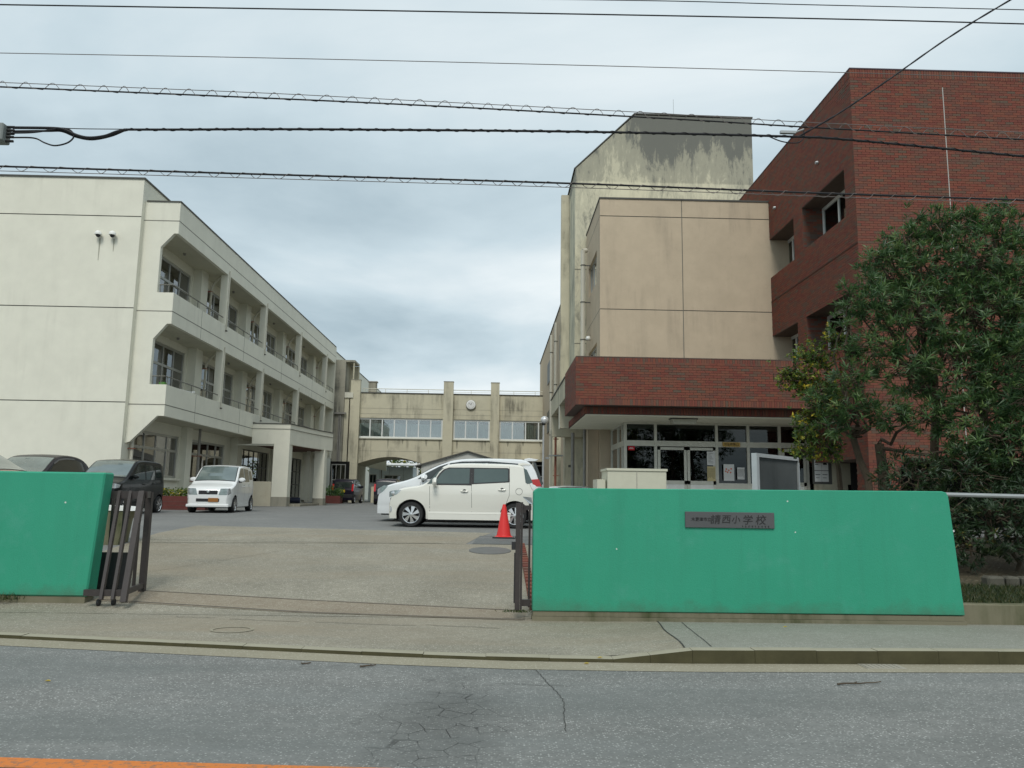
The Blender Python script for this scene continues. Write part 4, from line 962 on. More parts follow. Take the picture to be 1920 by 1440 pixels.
# ground storey left flank (below canopy)
fl = thing('side_colonnade', 'buff concrete beams, columns and rusty pipes left of the entrance', 'colonnade', (3, 31, .8))
MB().box(2.40, 2.56, 26.62, 33.3, 4.92, 5.62).build('roof_fascia', oldc, fl)
MB().box(2.56, 3.88, 26.62, 33.3, 5.0, 5.5).build('roof_slab', oldc, fl)
MB().box(2.37, 2.6, 26.6, 33.35, 5.62, 5.67).build('coping', coping, fl)
MB().box(2.42, 3.88, 28.9, 29.25, 4.06, 4.92).build('beam', oldc, fl); MB().box(2.40, 2.418, 28.88, 29.27, 4.04, 4.94).build('beam_end_strip', frame_wh, fl)
MB().box(2.42, 3.75, 32.9, 33.25, 4.04, 4.95).build('beam', oldc, fl)
MB().box(3.48, 3.885, 28.95, 29.4, .8, 4.06).build('column', pinkc, fl)
MB().box(3.0, 3.39, 33.3, 33.9, .8, 4.9).build('column', oldc, fl)
MB().box(2.62, 3.0, 35.2, 36.6, .8, 4.6).build('column', oldc, fl)
q = MB(); q.tube([(3.12, 31.0, 4.06), (3.12, 31.0, .8)], .07, 8); q.build('grey_pipe', pipe_g, fl, smooth=True)
q = MB(); q.tube([(3.33, 28.8, 4.06), (3.33, 28.8, .8)], .05, 8); q.build('grey_pipe', pipe_g, fl, smooth=True)
q = MB(); q.tube([(2.66, 34.0, 4.3), (2.66, 34.0, .8)], .05, 8); q.build('rusty_pipe', rust, fl, smooth=True)
for z_ in (2.4, 3.3, 4.0): q = MB(); q.box(2.56, 2.80, 33.93, 34.07, z_, z_ + .03); q.build('pipe_clamp', rust, fl)
q = MB(); q.box(2.35, 2.95, 33.6, 34.0, 3.25, 3.30); q.box(2.2, 2.36, 33.6, 33.9, 3.12, 3.2); q.build('flood_lamp', steel, fl)
q = MB(); q.tube([(2.55, 32, 1.87), (3.05, 32, 1.87), (3.3, 31.5, 1.87)], .07, 10); q.build('silver_duct', steel, fl, smooth=True)
MB().box(3.0, 3.1, 31.6, 31.64, 2.7, 2.8).build('bracket', frame_dk, fl)

# ================================================================== BRICKWORK
def bricks(u0, u1, z0, z1, inside, L=.235, H=.068, gu=.010, gz_=.008, z_soldier=(), seed=1):
    """yield rectangles (u0,u1,z0,z1)"""
    r = random.Random(seed); out = []; z = z0; row = 0
    sold = [(a, b) for a, b in z_soldier]
    pitch = H + gz_
    while z < z1 - .02:
        s = next(((a, b) for a, b in sold if a - .001 <= z < b - .01), None)
        if s:
            u = u0
            while u < u1 - .02: out.append((u, min(u + H, u1), s[0], s[1] - gz_)); u += H + gu
            z = s[1]; row += 1; continue
        top = min([z + pitch] + [a for a, b in sold if a > z + .01] + [z1])
        u = u0 - (L + gu) * (.5 if row % 2 else 0)
        while u < u1 - .01:
            a, b = max(u, u0), min(u + L, u1)
            if b - a > .02: out.append((a, b, z, top - gz_))
            u += L + gu
        z = top; row += 1
    res = []
    for a, b, c, d in out:
        ok = inside(a, b, c, d)
        if ok is True: res.append((a, b, c, d))
        elif ok: res.extend(ok)
    return res
def clip_holes(holes):
    def f(a, b, c, d):
        segs = [(a, b)]
        for h in holes:
            zc = (c + d) / 2
            if h[2] < zc < h[3]:
                ns = []
                for (p, q) in segs:
                    if q <= h[0] or p >= h[1]: ns.append((p, q)); continue
                    if p < h[0]: ns.append((p, h[0]))
                    if q > h[1]: ns.append((h[1], q))
                segs = ns
        return [(p, q, c, d) for p, q in segs if q - p > .015]
    return f
def brick_geom(mb, pl, c, rects, r, thick=.014):
    def P(u, z, d): return (u, c - d, z) if pl == 'Y' else (c + d, u, z) if pl == 'XP' else (c - d, u, z)
    for a, b, e, f in rects:
        d = thick + r.uniform(-.002, .003); t = r.random(); t = t * t * (3 - 2 * t) if r.random() < .3 else t
        vs = [P(a, e, 0), P(b, e, 0), P(b, f, 0), P(a, f, 0), P(a, e, d), P(b, e, d), P(b, f, d), P(a, f, d)]
        mb.add(vs, [(4, 5, 6, 7), (0, 1, 5, 4), (1, 2, 6, 5), (2, 3, 7, 6), (3, 0, 4, 7)], t)
_shared = {}
def brick_objects(parent, pl, c, rects, r, thick=.016, label=None):
    off = OFF[parent.name]
    for a, b, e, f in rects:
        key = (pl, round(b - a, 3), round(f - e, 3))
        if key not in _shared:
            m = MB(); w, h = (b - a), (f - e)
            if pl == 'Y': m.box(-w / 2, w / 2, -thick, 0, -h / 2, h / 2)
            elif pl == 'XP': m.box(0, thick, -w / 2, w / 2, -h / 2, h / 2)
            else: m.box(-thick, 0, -w / 2, w / 2, -h / 2, h / 2)
            o = m.build('brick', brick_one); o.parent = parent; _shared[key] = o.data
        else:
            o = bpy.data.objects.new('brick', _shared[key]); col.objects.link(o); o.parent = parent
        j = r.uniform(-.002, .003); uc, zc = (a + b) / 2, (e + f) / 2
        p = Vector((uc, c - j, zc)) if pl == 'Y' else Vector((c + j, uc, zc)) if pl == 'XP' else Vector((c - j, uc, zc))
        o.location = p - off
# canopy
ca = thing('brick_canopy', 'projecting red brick canopy over the school entrance', 'canopy', (6, 23, 4))
CX, CY = 2.40, 23.0; CZ0, CZ1 = 4.27, 5.72; CR = 10.44
MB().prism([(CX + .01, CZ0), (CR, CZ0), (CR, CZ1), (CX + .01, CZ1)], 'Y', CY + .01, 26.6).build('core', mortar, ca)
q = MB(); q.box(CX + .32, CR, CY + .42, 28.55, 4.03, 4.268); q.build('recessed_core', mortar, ca)
sold = ((CZ0, CZ0 + .19), (CZ1 - .19, CZ1))
rects = bricks(CX, CR, CZ0, CZ1, lambda *a: True, z_soldier=sold, seed=4)
st = [x for x in rects if x[1] - x[0] > .1]; so_ = [x for x in rects if x[1] - x[0] <= .1]
st.sort(key=lambda x: x[0]); rb = random.Random(9)
brick_objects(ca, 'Y', CY + .01, st[:295], rb)
mb = MB(); mb.tone = True; brick_geom(mb, 'Y', CY + .01, st[295:] + so_, rb)
brick_geom(mb, 'XN', CX + .01, bricks(CY, 26.6, CZ0, CZ1, lambda *a: True, z_soldier=sold, seed=5), rb)
brick_geom(mb, 'Y', CY + .42, bricks(CX + .32, CR, 4.04, 4.262, lambda *a: True, z_soldier=((4.04, 4.262),), gu=.016), rb, .022)
brick_geom(mb, 'XN', CX + .32, bricks(CY + .42, 28.5, 4.04, 4.262, lambda *a: True, z_soldier=((4.04, 4.262),)), rb)
mb.build('brickwork', brick_many, ca, kind='stuff', recalc=False)
MB().box(CX - .0, CR, CY - .0, 26.6, CZ1 + .002, CZ1 + .03).build('capping', mortar, ca)
MB().box(CX + .36, 13, CY + .46, 28.55, 4.0, 4.03).build('soffit', concrete('soffit paint', (.80, .77, .62), (.6, .56, .44), .2), ca)
lmp = thing('ceiling_lamp', 'boxy ceiling lamp under the entrance canopy soffit', 'lamp', (5.9, 24.0, 3.95))
MB().box(5.45, 6.30, 23.85, 24.15, 3.965, 4.0).build('mounting_plate', black_pl, lmp); MB().prism([(5.48, 3.965), (6.27, 3.965), (6.22, 3.82), (5.53, 3.82)], 'Y', 23.82, 24.18).build('diffuser', plain('lamp diffuser', (.42, .41, .33), .5), lmp)

# brick building
bb = thing('brick_building', 'tall red brick building with recessed windows on the right', 'building', (12, 21.5, .8))
BX, BY = 10.47, 21.5; BZ0, BZ1 = 2.74, 14.42; BR = 20.0
OP = [(22.17, 25.43, 10.0, 11.53), (26.2, 29.35, 9.95, 11.46), (22.15, 25.4, 6.25, 7.70), (26.17, 29.39, 6.25, 7.66)]
SD = .74
q = MB(); holed(q, 'XN', BX + .012, BY, 32.4, BZ0, BZ1, OP, SD)
holed(q, 'Y', BY + .012, BX, BR, BZ0, BZ1, [], 0)
q.quad((BX, BY, BZ0), (BR, BY, BZ0), (BR, 33, BZ0), (BX, 33, BZ0)); q.quad((BX, 32.4, BZ0), (BR, 32.4, BZ0), (BR, 32.4, BZ1), (BX, 32.4, BZ1)); q.quad((BX, BY, BZ1), (BR, BY, BZ1), (BR, 32.4, BZ1), (BX, 32.4, BZ1))
q.build('backing_wall', mortar, bb)
mb = MB(); mb.tone = True; rb = random.Random(21)
crown = ((BZ1 - .25, BZ1),)
fr = bricks(BX, BR, BZ0, BZ1, clip_holes([(13.26, 13.29, 0, 13.9)]), z_soldier=crown, seed=8)
near = sorted([x for x in fr if x[1] - x[0] > .2 and x[2] > 8.5 and x[1] < 15], key=lambda x: (x[0] ** 2 * .02 + (x[2] - 11) ** 2))[:295]
ns = set(near); brick_objects(bb, 'Y', BY + .012, near, rb, .014)
brick_geom(mb, 'Y', BY + .012, [x for x in fr if x not in ns], rb, .012)
brick_geom(mb, 'XN', BX + .012, bricks(BY, 32.4, BZ0, BZ1, clip_holes(OP), z_soldier=crown, seed=11), rb, .012)
for a, b, z0, z1 in OP:      # far jamb of each recess
    brick_geom(mb, 'Y', b - .0 + .012, bricks(BX + .02, BX + SD, z0, z1, lambda *a_: True, seed=3), rb, .012) if b < 26 else None
# corner pillar below
q = MB(); q.box(BX + .01, 11.33, BY + .01, BY + .75, .7, BZ0); q.build('pillar_core', mortar, bb)
brick_geom(mb, 'Y', BY + .01, bricks(BX, 11.34, .7, BZ0, lambda *a: True, seed=2), rb); brick_geom(mb, 'XN', BX + .01, bricks(BY, BY + .75, .7, BZ0, lambda *a: True, seed=2), rb)
mb.build('brickwork', brick_many, bb, kind='stuff', recalc=False)
MB().prism([(11.34, 2.45), (11.60, BZ0), (11.34, BZ0)], 'Y', BY + .02, BY + .3).build('corner_chamfer', brick_many, bb)
MB().box(BX - .01, BR, BY - .012, 32.4, BZ1 + .001, BZ1 + .04).build('coping', plain('purple coping', (.07, .045, .055), .6), bb)
MB().box(13.262, 13.288, BY - .003, BY + .01, BZ0, 13.9).build('expansion_joint', plain('pale sealant', (.42, .41, .38), .8), bb)
MB().box(11.36, BR, 24.5, 24.6, .7, BZ0).build('ground_room', dark_in, bb); MB().box(10.42, BR, 28.3, 28.4, .7, 4.0).build('dark_backing', dark_in, bb)  # near-black backing added behind the openings to shut off the bright sky gap
for a, b, z0, z1 in OP:
    window(bb, 'XN', BX + SD + .01, a, b, z0, z1, (.30, .62), (), frame_wt, glass_dark, bar=.085, set_=-.04, curtain=[(.34, .56, .02, .98, curtain_sky), (.68, .97, .02, .98, curtain_sky)], inner=dim_in)
    if b > 26:
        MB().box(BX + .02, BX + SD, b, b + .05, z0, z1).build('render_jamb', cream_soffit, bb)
q = MB(); q.box(BX - .02, BX + .0, BY - .0, 28.6, 9.0, 9.012); q.build('joint_line', mortar, bb)
for y_, z_ in ((23.96, 12.54), (27.86, 12.48)):
    q = MB(); q.lathe([(0, -.10), (.05, -.09), (.065, -.02), (.03, 0)], 10, (BX, y_, z_), 'X'); q.build('vent_cap', steel, bb, smooth=True)

# ================================================================== ENTRANCE GLAZING
en = thing('entrance_glazing', 'aluminium framed glass entrance doors under the brick canopy', 'entrance', (7.5, 25.5, .95))
GY = 25.5; GX0, GX1 = 4.30, 10.4
FW = plain('pale aluminium', (.62, .61, .53), .42, .25)
mb = MB()
MX = [4.30, 5.30, 7.33, 8.38, 9.43, 10.34]
for x_ in MX: mb.box(x_ - .045, x_ + .045, GY - .06, GY + .06, .9, 3.99)
for z0, z1 in ((3.22, 3.40), (3.94, 4.0), (.9, 1.9), (1.9, 2.04)):
    mb.box(GX0, GX1, GY - .045, GY + .045, z0, z1)
# left return
for y_ in (26.0, 26.9, 28.4): mb.box(4.26, 4.34, y_ - .04, y_ + .04, .9, 3.99)
for z0, z1 in ((3.22, 3.40), (3.94, 4.0), (.9, 1.2)): mb.box(4.27, 4.33, GY, 28.5, z0, z1)
mb.build('frame', FW, en)
def leafdoor(a, b):
    d = MB(); z0, z1 = 1.0, 3.19
    for x0, x1, y0, y1 in ((a, a + .09, z0, z1), (b - .09, b, z0, z1), (a, b, z1 - .09, z1), (a, b, 1.98, 2.10), (a, b, z0, z0 + .3)): d.box(x0, x1, GY - .075, GY - .047, y0, y1)
    o = d.build('door', FW, en)
    p = MB(); p.box(a + .09, b - .09, GY - .065, GY - .058, 2.10, z1 - .09); p.build('pane', glass_dark, o); 
    p = MB(); p.box(a + .02, b - .02, GY - .062, GY - .05, 1.3, 1.98); p.build('lower_panel', white_p, o)
    return o
leafdoor(5.36, 6.32); leafdoor(6.34, 7.28); leafdoor(9.48, 10.28)
for a, b in zip(MX, MX[1:]):
    p = MB(); p.box(a + .045, b - .045, GY, GY + .008, 3.40, 3.94); p.build('transom_pane', glass_dark, en)
    if a not in (5.30,): p = MB(); p.box(a + .045, b - .045, GY, GY + .008, 2.04, 3.22); p.build('pane', glass_dark, en)
for a, b in ((GY, 26.0), (26.0, 26.9), (26.9, 28.4)):
    for z0, z1 in ((1.2, 3.22), (3.40, 3.94)): p = MB(); p.box(4.296, 4.304, a + .045, b - .04, z0, z1); p.build('side_pane', glass_dark, en)
q = MB(); q.box(4.35, 10.35, 28.2, 28.3, .9, 4.0); q.box(4.35, 10.4, GY + .06, 28.3, .88, .93); q.build('hall_interior', dark_in, en)
q = MB(); q.box(5.2, 6.6, 27.2, 27.6, .93, 2.5); q.box(8.4, 9.9, 27.0, 27.4, .93, 2.3); q.build('shoe_cupboard', plain('dark wood', (.05, .038, .03), .7), en)
def sheetp(a, b, z0, z1, m, name='notice', marks=None, lab=None):
    o = MB().box(a, b, GY - .085, GY - .08, z0, z1).build(name, m, label=lab, cat='notice')
    if marks:
        d = MB(); marks(d, a, b, z0, z1); d.build('printed_text', ink, o)
    return o
def vtext(d, a, b, z0, z1):
    r = random.Random(int(a * 100)); n = 7
    for k in range(n):
        x_ = a + (b - a) * (k + .8) / (n + .6); z = z1 - .05
        while z > z0 + .07 + r.random() * .15 * (z1 - z0): d.box(x_ - .006, x_ + .006, GY - .0868, GY - .0855, z - .014, z); z -= .022
def htext(d, a, b, z0, z1):
    r = random.Random(int(a * 100)); z = z1 - .06
    while z > z0 + .05:
        d.box(a + .04, b - .04 - r.random() * .12, GY - .0868, GY - .0855, z - .008, z); z -= .045
sheetp(6.99, 7.26, 2.62, 3.07, paper, 'notice', htext, 'grey white notice in the entrance door, above the yellow one')
sheetp(6.99, 7.26, 2.10, 2.58, paper_y, 'notice', vtext, 'yellow notice in the entrance door, below the white one')
o_ = sheetp(7.53, 7.88, 2.12, 2.66, paper, 'poster', None, 'white poster with orange figures in the pane right of the doors')
d = MB()
for x_, z_ in ((7.62, 2.50), (7.70, 2.46), (7.78, 2.51), (7.66, 2.40), (7.76, 2.39), (7.60, 2.43)): d.lathe([(0, -.001), (.028, -.001), (.028, 0)], 8, (x_, GY - .086, z_), 'Y')
d.build('orange_figures', ink_r, o_)
sheetp(7.98, 8.22, 2.17, 2.56, paper, 'notice', vtext, 'small white written notice next to the poster with orange figures')
o_ = MB().box(4.38, 4.60, GY - .075, GY - .07, 3.07, 3.20).build('sticker', plain('red sticker', (.55, .02, .03), .5), label='red alarm sticker in the corner of the left entrance pane', cat='sticker')
d = MB(); d.box(4.42, 4.56, GY - .078, GY - .0755, 3.12, 3.135); d.box(4.44, 4.54, GY - .078, GY - .0755, 3.15, 3.16); d.build('white_print', paper, o_)
sg = thing('entrance_sign', 'small gold sign plate above the entrance doors', 'sign', (7.8, 25.4, 3.3))
MB().box(7.52, 8.10, GY - .085, GY - .05, 3.24, 3.385).build('plate', gold, sg)
text_mesh('児童昇降口', .10, 'lettering', ink, sg, face_mw(7.56, GY - .088, 3.275, 1.0, 1))
# boards and objects behind the wall
wb = thing('concrete_trough', 'cream painted block with raised rim behind the green wall, before the doors', 'washing trough', (3, 16.5, .65))
q = MB(); q.box(2.33, 3.55, 16.0, 16.9, .6, 2.08); q.build('block', tub, wb, bevel=.01); MB().box(2.31, 3.57, 15.98, 16.92, 2.08, 2.13).build('rim', tub, wb)
MB().box(2.13, 2.30, 16.1, 16.8, .6, 1.90).build('side_step', tub, wb); MB().box(2.93, 2.94, 15.994, 16.0, .6, 2.05).build('joint_line', pipe_g, wb)
nb = thing('notice_board', 'free standing silver framed dark notice board behind the green wall', 'notice board', (6, 17, .7))
q = MB(); q.prism([(5.50, 16.9), (5.64, 16.78), (7.00, 18.05), (6.86, 18.16)], 'Z', .6, 2.60)
q = MB()
a, b = Vector((5.55, 16.5, 0)), Vector((7.10, 18.1, 0)); t = (b - a).normalized(); nrm = Vector((t.y, -t.x, 0))
def obox(mb, p0, p1, w0, w1, z0, z1):
    A, B = a + t * p0 + nrm * w0, a + t * p1 + nrm * w0; C, D = a + t * p1 + nrm * w1, a + t * p0 + nrm * w1
    vs = [(P_.x, P_.y, z) for z in (z0, z1) for P_ in (A, B, C, D)]
    return mb.add(vs, [(0, 1, 2, 3), (4, 7, 6, 5), (0, 4, 5, 1), (1, 5, 6, 2), (2, 6, 7, 3), (3, 7, 4, 0)])
Ln = (b - a).length
obox(MB(), 0, .12, -.06, .06, .6, 2.52).build('frame_post', plain('board aluminium', (.55, .58, .58), .35, .4), nb)
obox(MB(), Ln - .06, Ln, -.06, .06, .6, 2.52).build('frame_post', MATS['board aluminium'], nb)
obox(MB(), .12, Ln - .06, -.06, .06, 2.44, 2.52).build('frame_top', MATS['board aluminium'], nb)
obox(MB(), .12, Ln - .06, -.02, .02, 1.1, 2.44).build('board', board_m, nb)
n4 = thing('notice_board', 'dark panel with four white sheets right of the notice board', 'notice panel', (10.6, 25.2, .9))
MB().box(10.42, 11.5, 25.12, 25.22, .9, 2.05).build('ledge', oldc, n4); MB().box(10.38, 11.0, 25.14, 25.2, 2.05, 3.2).build('panel', frame_dk, n4)
MB().box(11.0, 11.62, 25.14, 25.24, 2.05, 4.0).build('stone_pier', oldc, n4)
for i, (x_, z_) in enumerate(((10.43, 2.50), (10.66, 2.50), (10.43, 2.13), (10.66, 2.13))):
    o = MB().box(x_, x_ + .22, 25.12, 25.135, z_, z_ + .35).build('sheet', paper, n4)
    d = MB()
    if i == 0: d.box(x_ + .02, x_ + .19, 25.116, 25.119, z_ + .24, z_ + .28); d.box(x_ + .02, x_ + .12, 25.116, 25.119, z_ + .18, z_ + .20)
    if i == 1: d.prism([(x_ + .05, z_ + .18), (x_ + .18, z_ + .18), (x_ + .17, z_ + .24), (x_ + .12, z_ + .29), (x_ + .06, z_ + .25)], 'Y', 25.116, 25.119)
    if i >= 2: d.box(x_ + .02, x_ + .18, 25.116, 25.119, z_ + .22, z_ + .24); d.box(x_ + .03, x_ + .15, 25.116, 25.119, z_ + .12, z_ + .135)
    d.build('printed_mark', ink, o)

# planters with shrubs
def leaf_cloud(name, mat, parent, spots, n, ls, lw, **kw):
    mb = MB(); mb.tone = True
    for _ in range(n):
        cx, cy_, cz, rx, ry, rz = rnd.choice(spots); d = Vector((rnd.gauss(0, 1), rnd.gauss(0, 1), rnd.gauss(0, 1))).normalized() * rnd.uniform(.35, 1)
        p = Vector((cx + d.x * rx, cy_ + d.y * ry, cz + d.z * rz)); a = Vector((rnd.gauss(0, 1), rnd.gauss(0, 1), rnd.gauss(0, .6))).normalized(); b = a.cross(Vector((rnd.gauss(0, 1), rnd.gauss(0, 1), rnd.gauss(0, 1)))).normalized()
        l = ls * rnd.uniform(.6, 1.2); w = lw * rnd.uniform(.7, 1.2)
        mb.add([tuple(p - a * l / 2), tuple(p + b * w / 2), tuple(p + a * l / 2), tuple(p - b * w / 2)], [(0, 1, 2, 3)], min(1, max(0, rnd.gauss(.45, .25))))
    return mb.build(name, mat, parent, recalc=False, **kw)
def planter(x0, x1, y0, y1, zt, label, h):
    t_ = thing('brick_planter', label, 'planter', ((x0 + x1) / 2, y0, .8)); MB().box(x0, x1, y0, y1, .7, zt).build('box', planter_m, t_)
    q = MB()
    for k in range(3): q.box(x0 - .003, x1 + .003, y0 - .004, y0, .85 + k * .13, .86 + k * .13)
    q.build('joint', mortar, t_)
    s_ = thing('shrub', ('low shrubs in the brick planter behind the white small car' if h < .3 else 'bright green shrubs in the brick planter right of the porch'), 'shrub', ((x0 + x1) / 2, (y0 + y1) / 2, zt))
    leaf_cloud('foliage', leaf_small if h < .3 else leaf_mat('planter leaf', [(0, (.03, .08, .02)), (.6, (.07, .16, .03)), (1, (.16, .24, .05))]), s_, [(x0 + (x1 - x0) * k / 5, (y0 + y1) / 2, zt + h * .4, (x1 - x0) * .14, .35, h * rnd.uniform(.6, 1)) for k in range(6)], 1400, .12, .05, kind='stuff')
planter(-12.6, -10.6, 29.0, 29.8, 1.32, 'dark red brick planter behind the white small car', .28)
planter(-11.3, -9.9, 50.5, 51.3, 1.32, 'dark red brick planter right of the porch', .55)
ks = thing('concrete_stub_wall', 'low concrete stub wall with white top behind the left gate', 'low wall', (-7.2, 15, .5))
MB().prism([(-7.6, .4), (-7.08, .4), (-7.0, .98), (-6.9, 1.14), (-7.6, 1.14)], 'Y', 15, 15.4).build('base', basec, ks); MB().prism([(-7.6, 1.14), (-6.88, 1.14), (-6.98, 1.22), (-7.6, 1.24)], 'Y', 14.98, 15.42).build('top', white_p, ks)

# traffic cone
tc = thing('traffic_cone', 'red traffic cone standing in front of the cream boxy car', 'traffic cone', (.22, 16.7, .66))
q = MB(); q.lathe([(.155, .03), (.15, .05), (.055, .60), (.03, .70), (.022, .70)], 20, (.22, 16.7, .65)); q.build('cone_body', cone_red, tc, smooth=True)
q = MB(); q.lathe([(.20, .0), (.20, .02), (.16, .035), (.155, .05)], 20, (.22, 16.7, .655)); q.build('collar', cone_red, tc, smooth=True)
MB().prism([(.22 - .24, 16.5), (.22 + .24, 16.48), (.22 + .26, 16.9), (.22 - .24, 16.92)], 'Z', .645, .672).build('base', black_pl, tc, bevel=.005)

# ================================================================== CARS
def lerp_prof(prof, x):
    if x <= prof[0][0]: return prof[0][1]
    for (a, b), (c, d) in zip(prof, prof[1:]):
        if x <= c: return b + (d - b) * (x - a) / (c - a) if c > a else d
    return prof[-1][1]
def smooth_prof(prof, it=2):
    for _ in range(it):
        out = [prof[0]]
        for (a, b), (c, d) in zip(prof, prof[1:]): out += [(a + (c - a) * .25, b + (d - b) * .25), (a + (c - a) * .75, b + (d - b) * .75)]
        out.append(prof[-1]); prof = out
    return prof
def make_car(name, label, cat, loc, rz, prof, L, W, wheels, wr, belt, paint, side_polys, ws, rwin, sill=.24, rim_r=.65, head=None, tail=None, plate=None, glassm=None, arch=1.22, doors=(), handles=(), mirror=None, grille=None, front_round=.55, rear_round=.35, th=.14, extra=None, spokes=7, rimm=None, group=None, reartrim=True):
    t = thing(name, label, cat, loc, rz, group); glassm = glassm or carglass
    prof = smooth_prof(prof); H = max(p[1] for p in prof); W2 = W / 2
    def plan(x):
        f = 1.0
        if x < front_round: f -= .16 * (1 - x / front_round) ** 2.4
        if x > L - rear_round: f -= .10 * ((x - (L - rear_round)) / rear_round) ** 2.4
        return f
    def hw(x, z):
        w = W2 * plan(x)
        if z > belt: w *= (1 - .022) * (1 - th * (z - belt) / max(.01, H - belt))
        else: w *= (1 - .05 * ((belt - z - .15) / .6) ** 2 if z < belt - .15 else 1 - .022 * ((z - belt + .15) / .15)) * (1 - .010 * math.exp(-((z - .44) / .05) ** 2))
        return w
    def zt(x): return lerp_prof(prof, x)
    def zb(x):
        z = sill
        for wx in wheels:
            rr = wr * arch
            if abs(x - wx) < rr: z = max(z, wr + math.sqrt(rr * rr - (x - wx) ** 2))
        return z
    xs = set([0, .012, .035, L, L - .012, L - .035]); k = 0
    n = int(L / .045)
    for k in range(n + 1): xs.add(L * k / n)
    for wx in wheels:
        rr = wr * arch
        for k in range(17): xs.add(wx + rr * math.cos(math.pi * k / 16))
        xs.add(wx - rr - .004); xs.add(wx + rr + .004)
    for p in prof: xs.add(p[0])
    xs = sorted(x for x in xs if 0 <= x <= L); NS, NC, NT = 15, 4, 7
    rings = []
    def toppt(x, f, d=0): # f -1..1 across
        z = zt(x); w = hw(x, z - .05) - .05; y = w * f
        return (x, y, z - .028 * f * f + d)
    for x in xs:
        ins = .03 if x in (0, L) else .012 if x in (.012, L - .012) else 0
        z1, z0 = zt(x) - ins, zb(x); r_ = min(.07, max(.01, (z1 - z0) * .3)); pts = []
        for k in range(NS): z = z0 + (z1 - r_ - z0) * k / (NS - 1); pts.append((hw(x, z) - ins, z))
        we = hw(x, z1 - r_) - ins
        for k in range(1, NC + 1): a = math.pi / 2 * k / NC; pts.append((we - r_ * (1 - math.cos(a)), z1 - r_ + r_ * math.sin(a) - .028))
        wt = we - r_
        for k in range(1, NT + 1): f = 1 - k / NT; pts.append((wt * f, z1 - .028 * f * f))
        ring = [(x, -y, z) for y, z in pts] + [(x, y, z) for y, z in reversed(pts[:-1])]
        rings.append(ring)
    mb = MB(); n = len(rings[0]); vs = [p for r_ in rings for p in r_]; fs = []
    for i in range(len(rings) - 1):
        for k in range(n - 1): fs.append((i * n + k, i * n + k + 1, (i + 1) * n + k + 1, (i + 1) * n + k))
    fs.append(tuple(range(n))); fs.append(tuple((len(rings) - 1) * n + k for k in range(n))[::-1])
    mb.add(vs, fs); mb.build('body', paint, t, smooth=True, angle=50)
    q = MB(); z_ = sill + .02
    for a, b, w in [(.12, wheels[0] - wr * 1.25, W2 * .80), (wheels[0] + wr * 1.25, wheels[1] - wr * 1.25, W2 * .93), (wheels[1] + wr * 1.25, L - .08, W2 * .85)]: q.box(a, b, -w, w, z_ - .06, .62)
    q.box(.12, L - .1, -W2 * .62, W2 * .62, z_ - .03, .75); q.build('underbody', black_pl, t)
    for wx in wheels:
        for sgn in (-1, 1):
            c_ = (wx, sgn * (W2 - .085), wr)
            q = MB(); w_ = .09
            q.lathe([(wr * rim_r, -w_), (wr * .93, -w_), (wr, -w_ * .6), (wr, w_ * .6), (wr * .93, w_), (wr * rim_r, w_)], 28, c_, 'Y'); wo = q.build('wheel', rubber, t, smooth=True)
            q = MB(); y_ = c_[1] + sgn * .045
            q.lathe([(wr * rim_r * 1.02, sgn * .045), (wr * rim_r * .94, sgn * .03), (wr * rim_r * .92, -sgn * .03)], 28, (wx, y_, wr), 'Y')
            R_ = wr * rim_r * .97
            for k in range(spokes):
                a = 2 * math.pi * k / spokes; a2 = a + .42; wa = .24
                P_ = lambda rr, an, dy=0: (wx + rr * math.cos(an), y_ + sgn * (.02 + dy), wr + rr * math.sin(an))
                q.add([P_(R_ * .14, a - .5, .012), P_(R_ * .14, a + .5, .012), P_(R_, a2 + wa, 0), P_(R_, a2 - wa, 0)], [(0, 1, 2, 3)])
            q.lathe([(0, sgn * .04), (R_ * .2, sgn * .035), (R_ * .22, 0)], 12, (wx, y_, wr), 'Y')
            q.build('rim', rimm or chrome, wo, recalc=True)
            q = MB(); q.lathe([(0, 0), (wr * .9, 0)], 20, (wx, c_[1] - sgn * .0, wr), 'Y'); q.build('brake_backing', black_pl, wo)
            q = MB(); q.lathe([(wr * arch * 1.0, 0), (wr * arch * 1.0, -sgn * .25), (0, -sgn * .25)], 20, (wx, sgn * (W2 - .03), wr + .02), 'Y'); q.v = [(x, y, max(z, sill)) for x, y, z in q.v]; q.build('wheel_arch_liner', black_pl, wo)
    def side_panel(poly, off, nm, m, thick=.0, par=None):
        o = None
        for sgn in (-1, 1):
            q = MB(); tri = tessellate_polygon([[Vector((x, z, 0)) for x, z in poly]])
            vs = [(x, sgn * (hw(x, z) + off), z) for x, z in poly]; q.add(vs, [tuple(f) for f in tri])
            nn = len(poly); vs2 = [(x, sgn * (hw(x, z) + off - .012), z) for x, z in poly]; b0 = len(q.v); q.v.extend(vs2)
            for i in range(nn): q.f.append((i, (i + 1) % nn, b0 + (i + 1) % nn, b0 + i)); q.m.append(0); q.t.append(.5)
            o = q.build(nm, m, t)
        return o
    for fp, wp in side_polys:
        if fp: side_panel(fp, .003, 'window_frame', black_pl)
        side_panel(wp, .007, 'side_window', glassm)
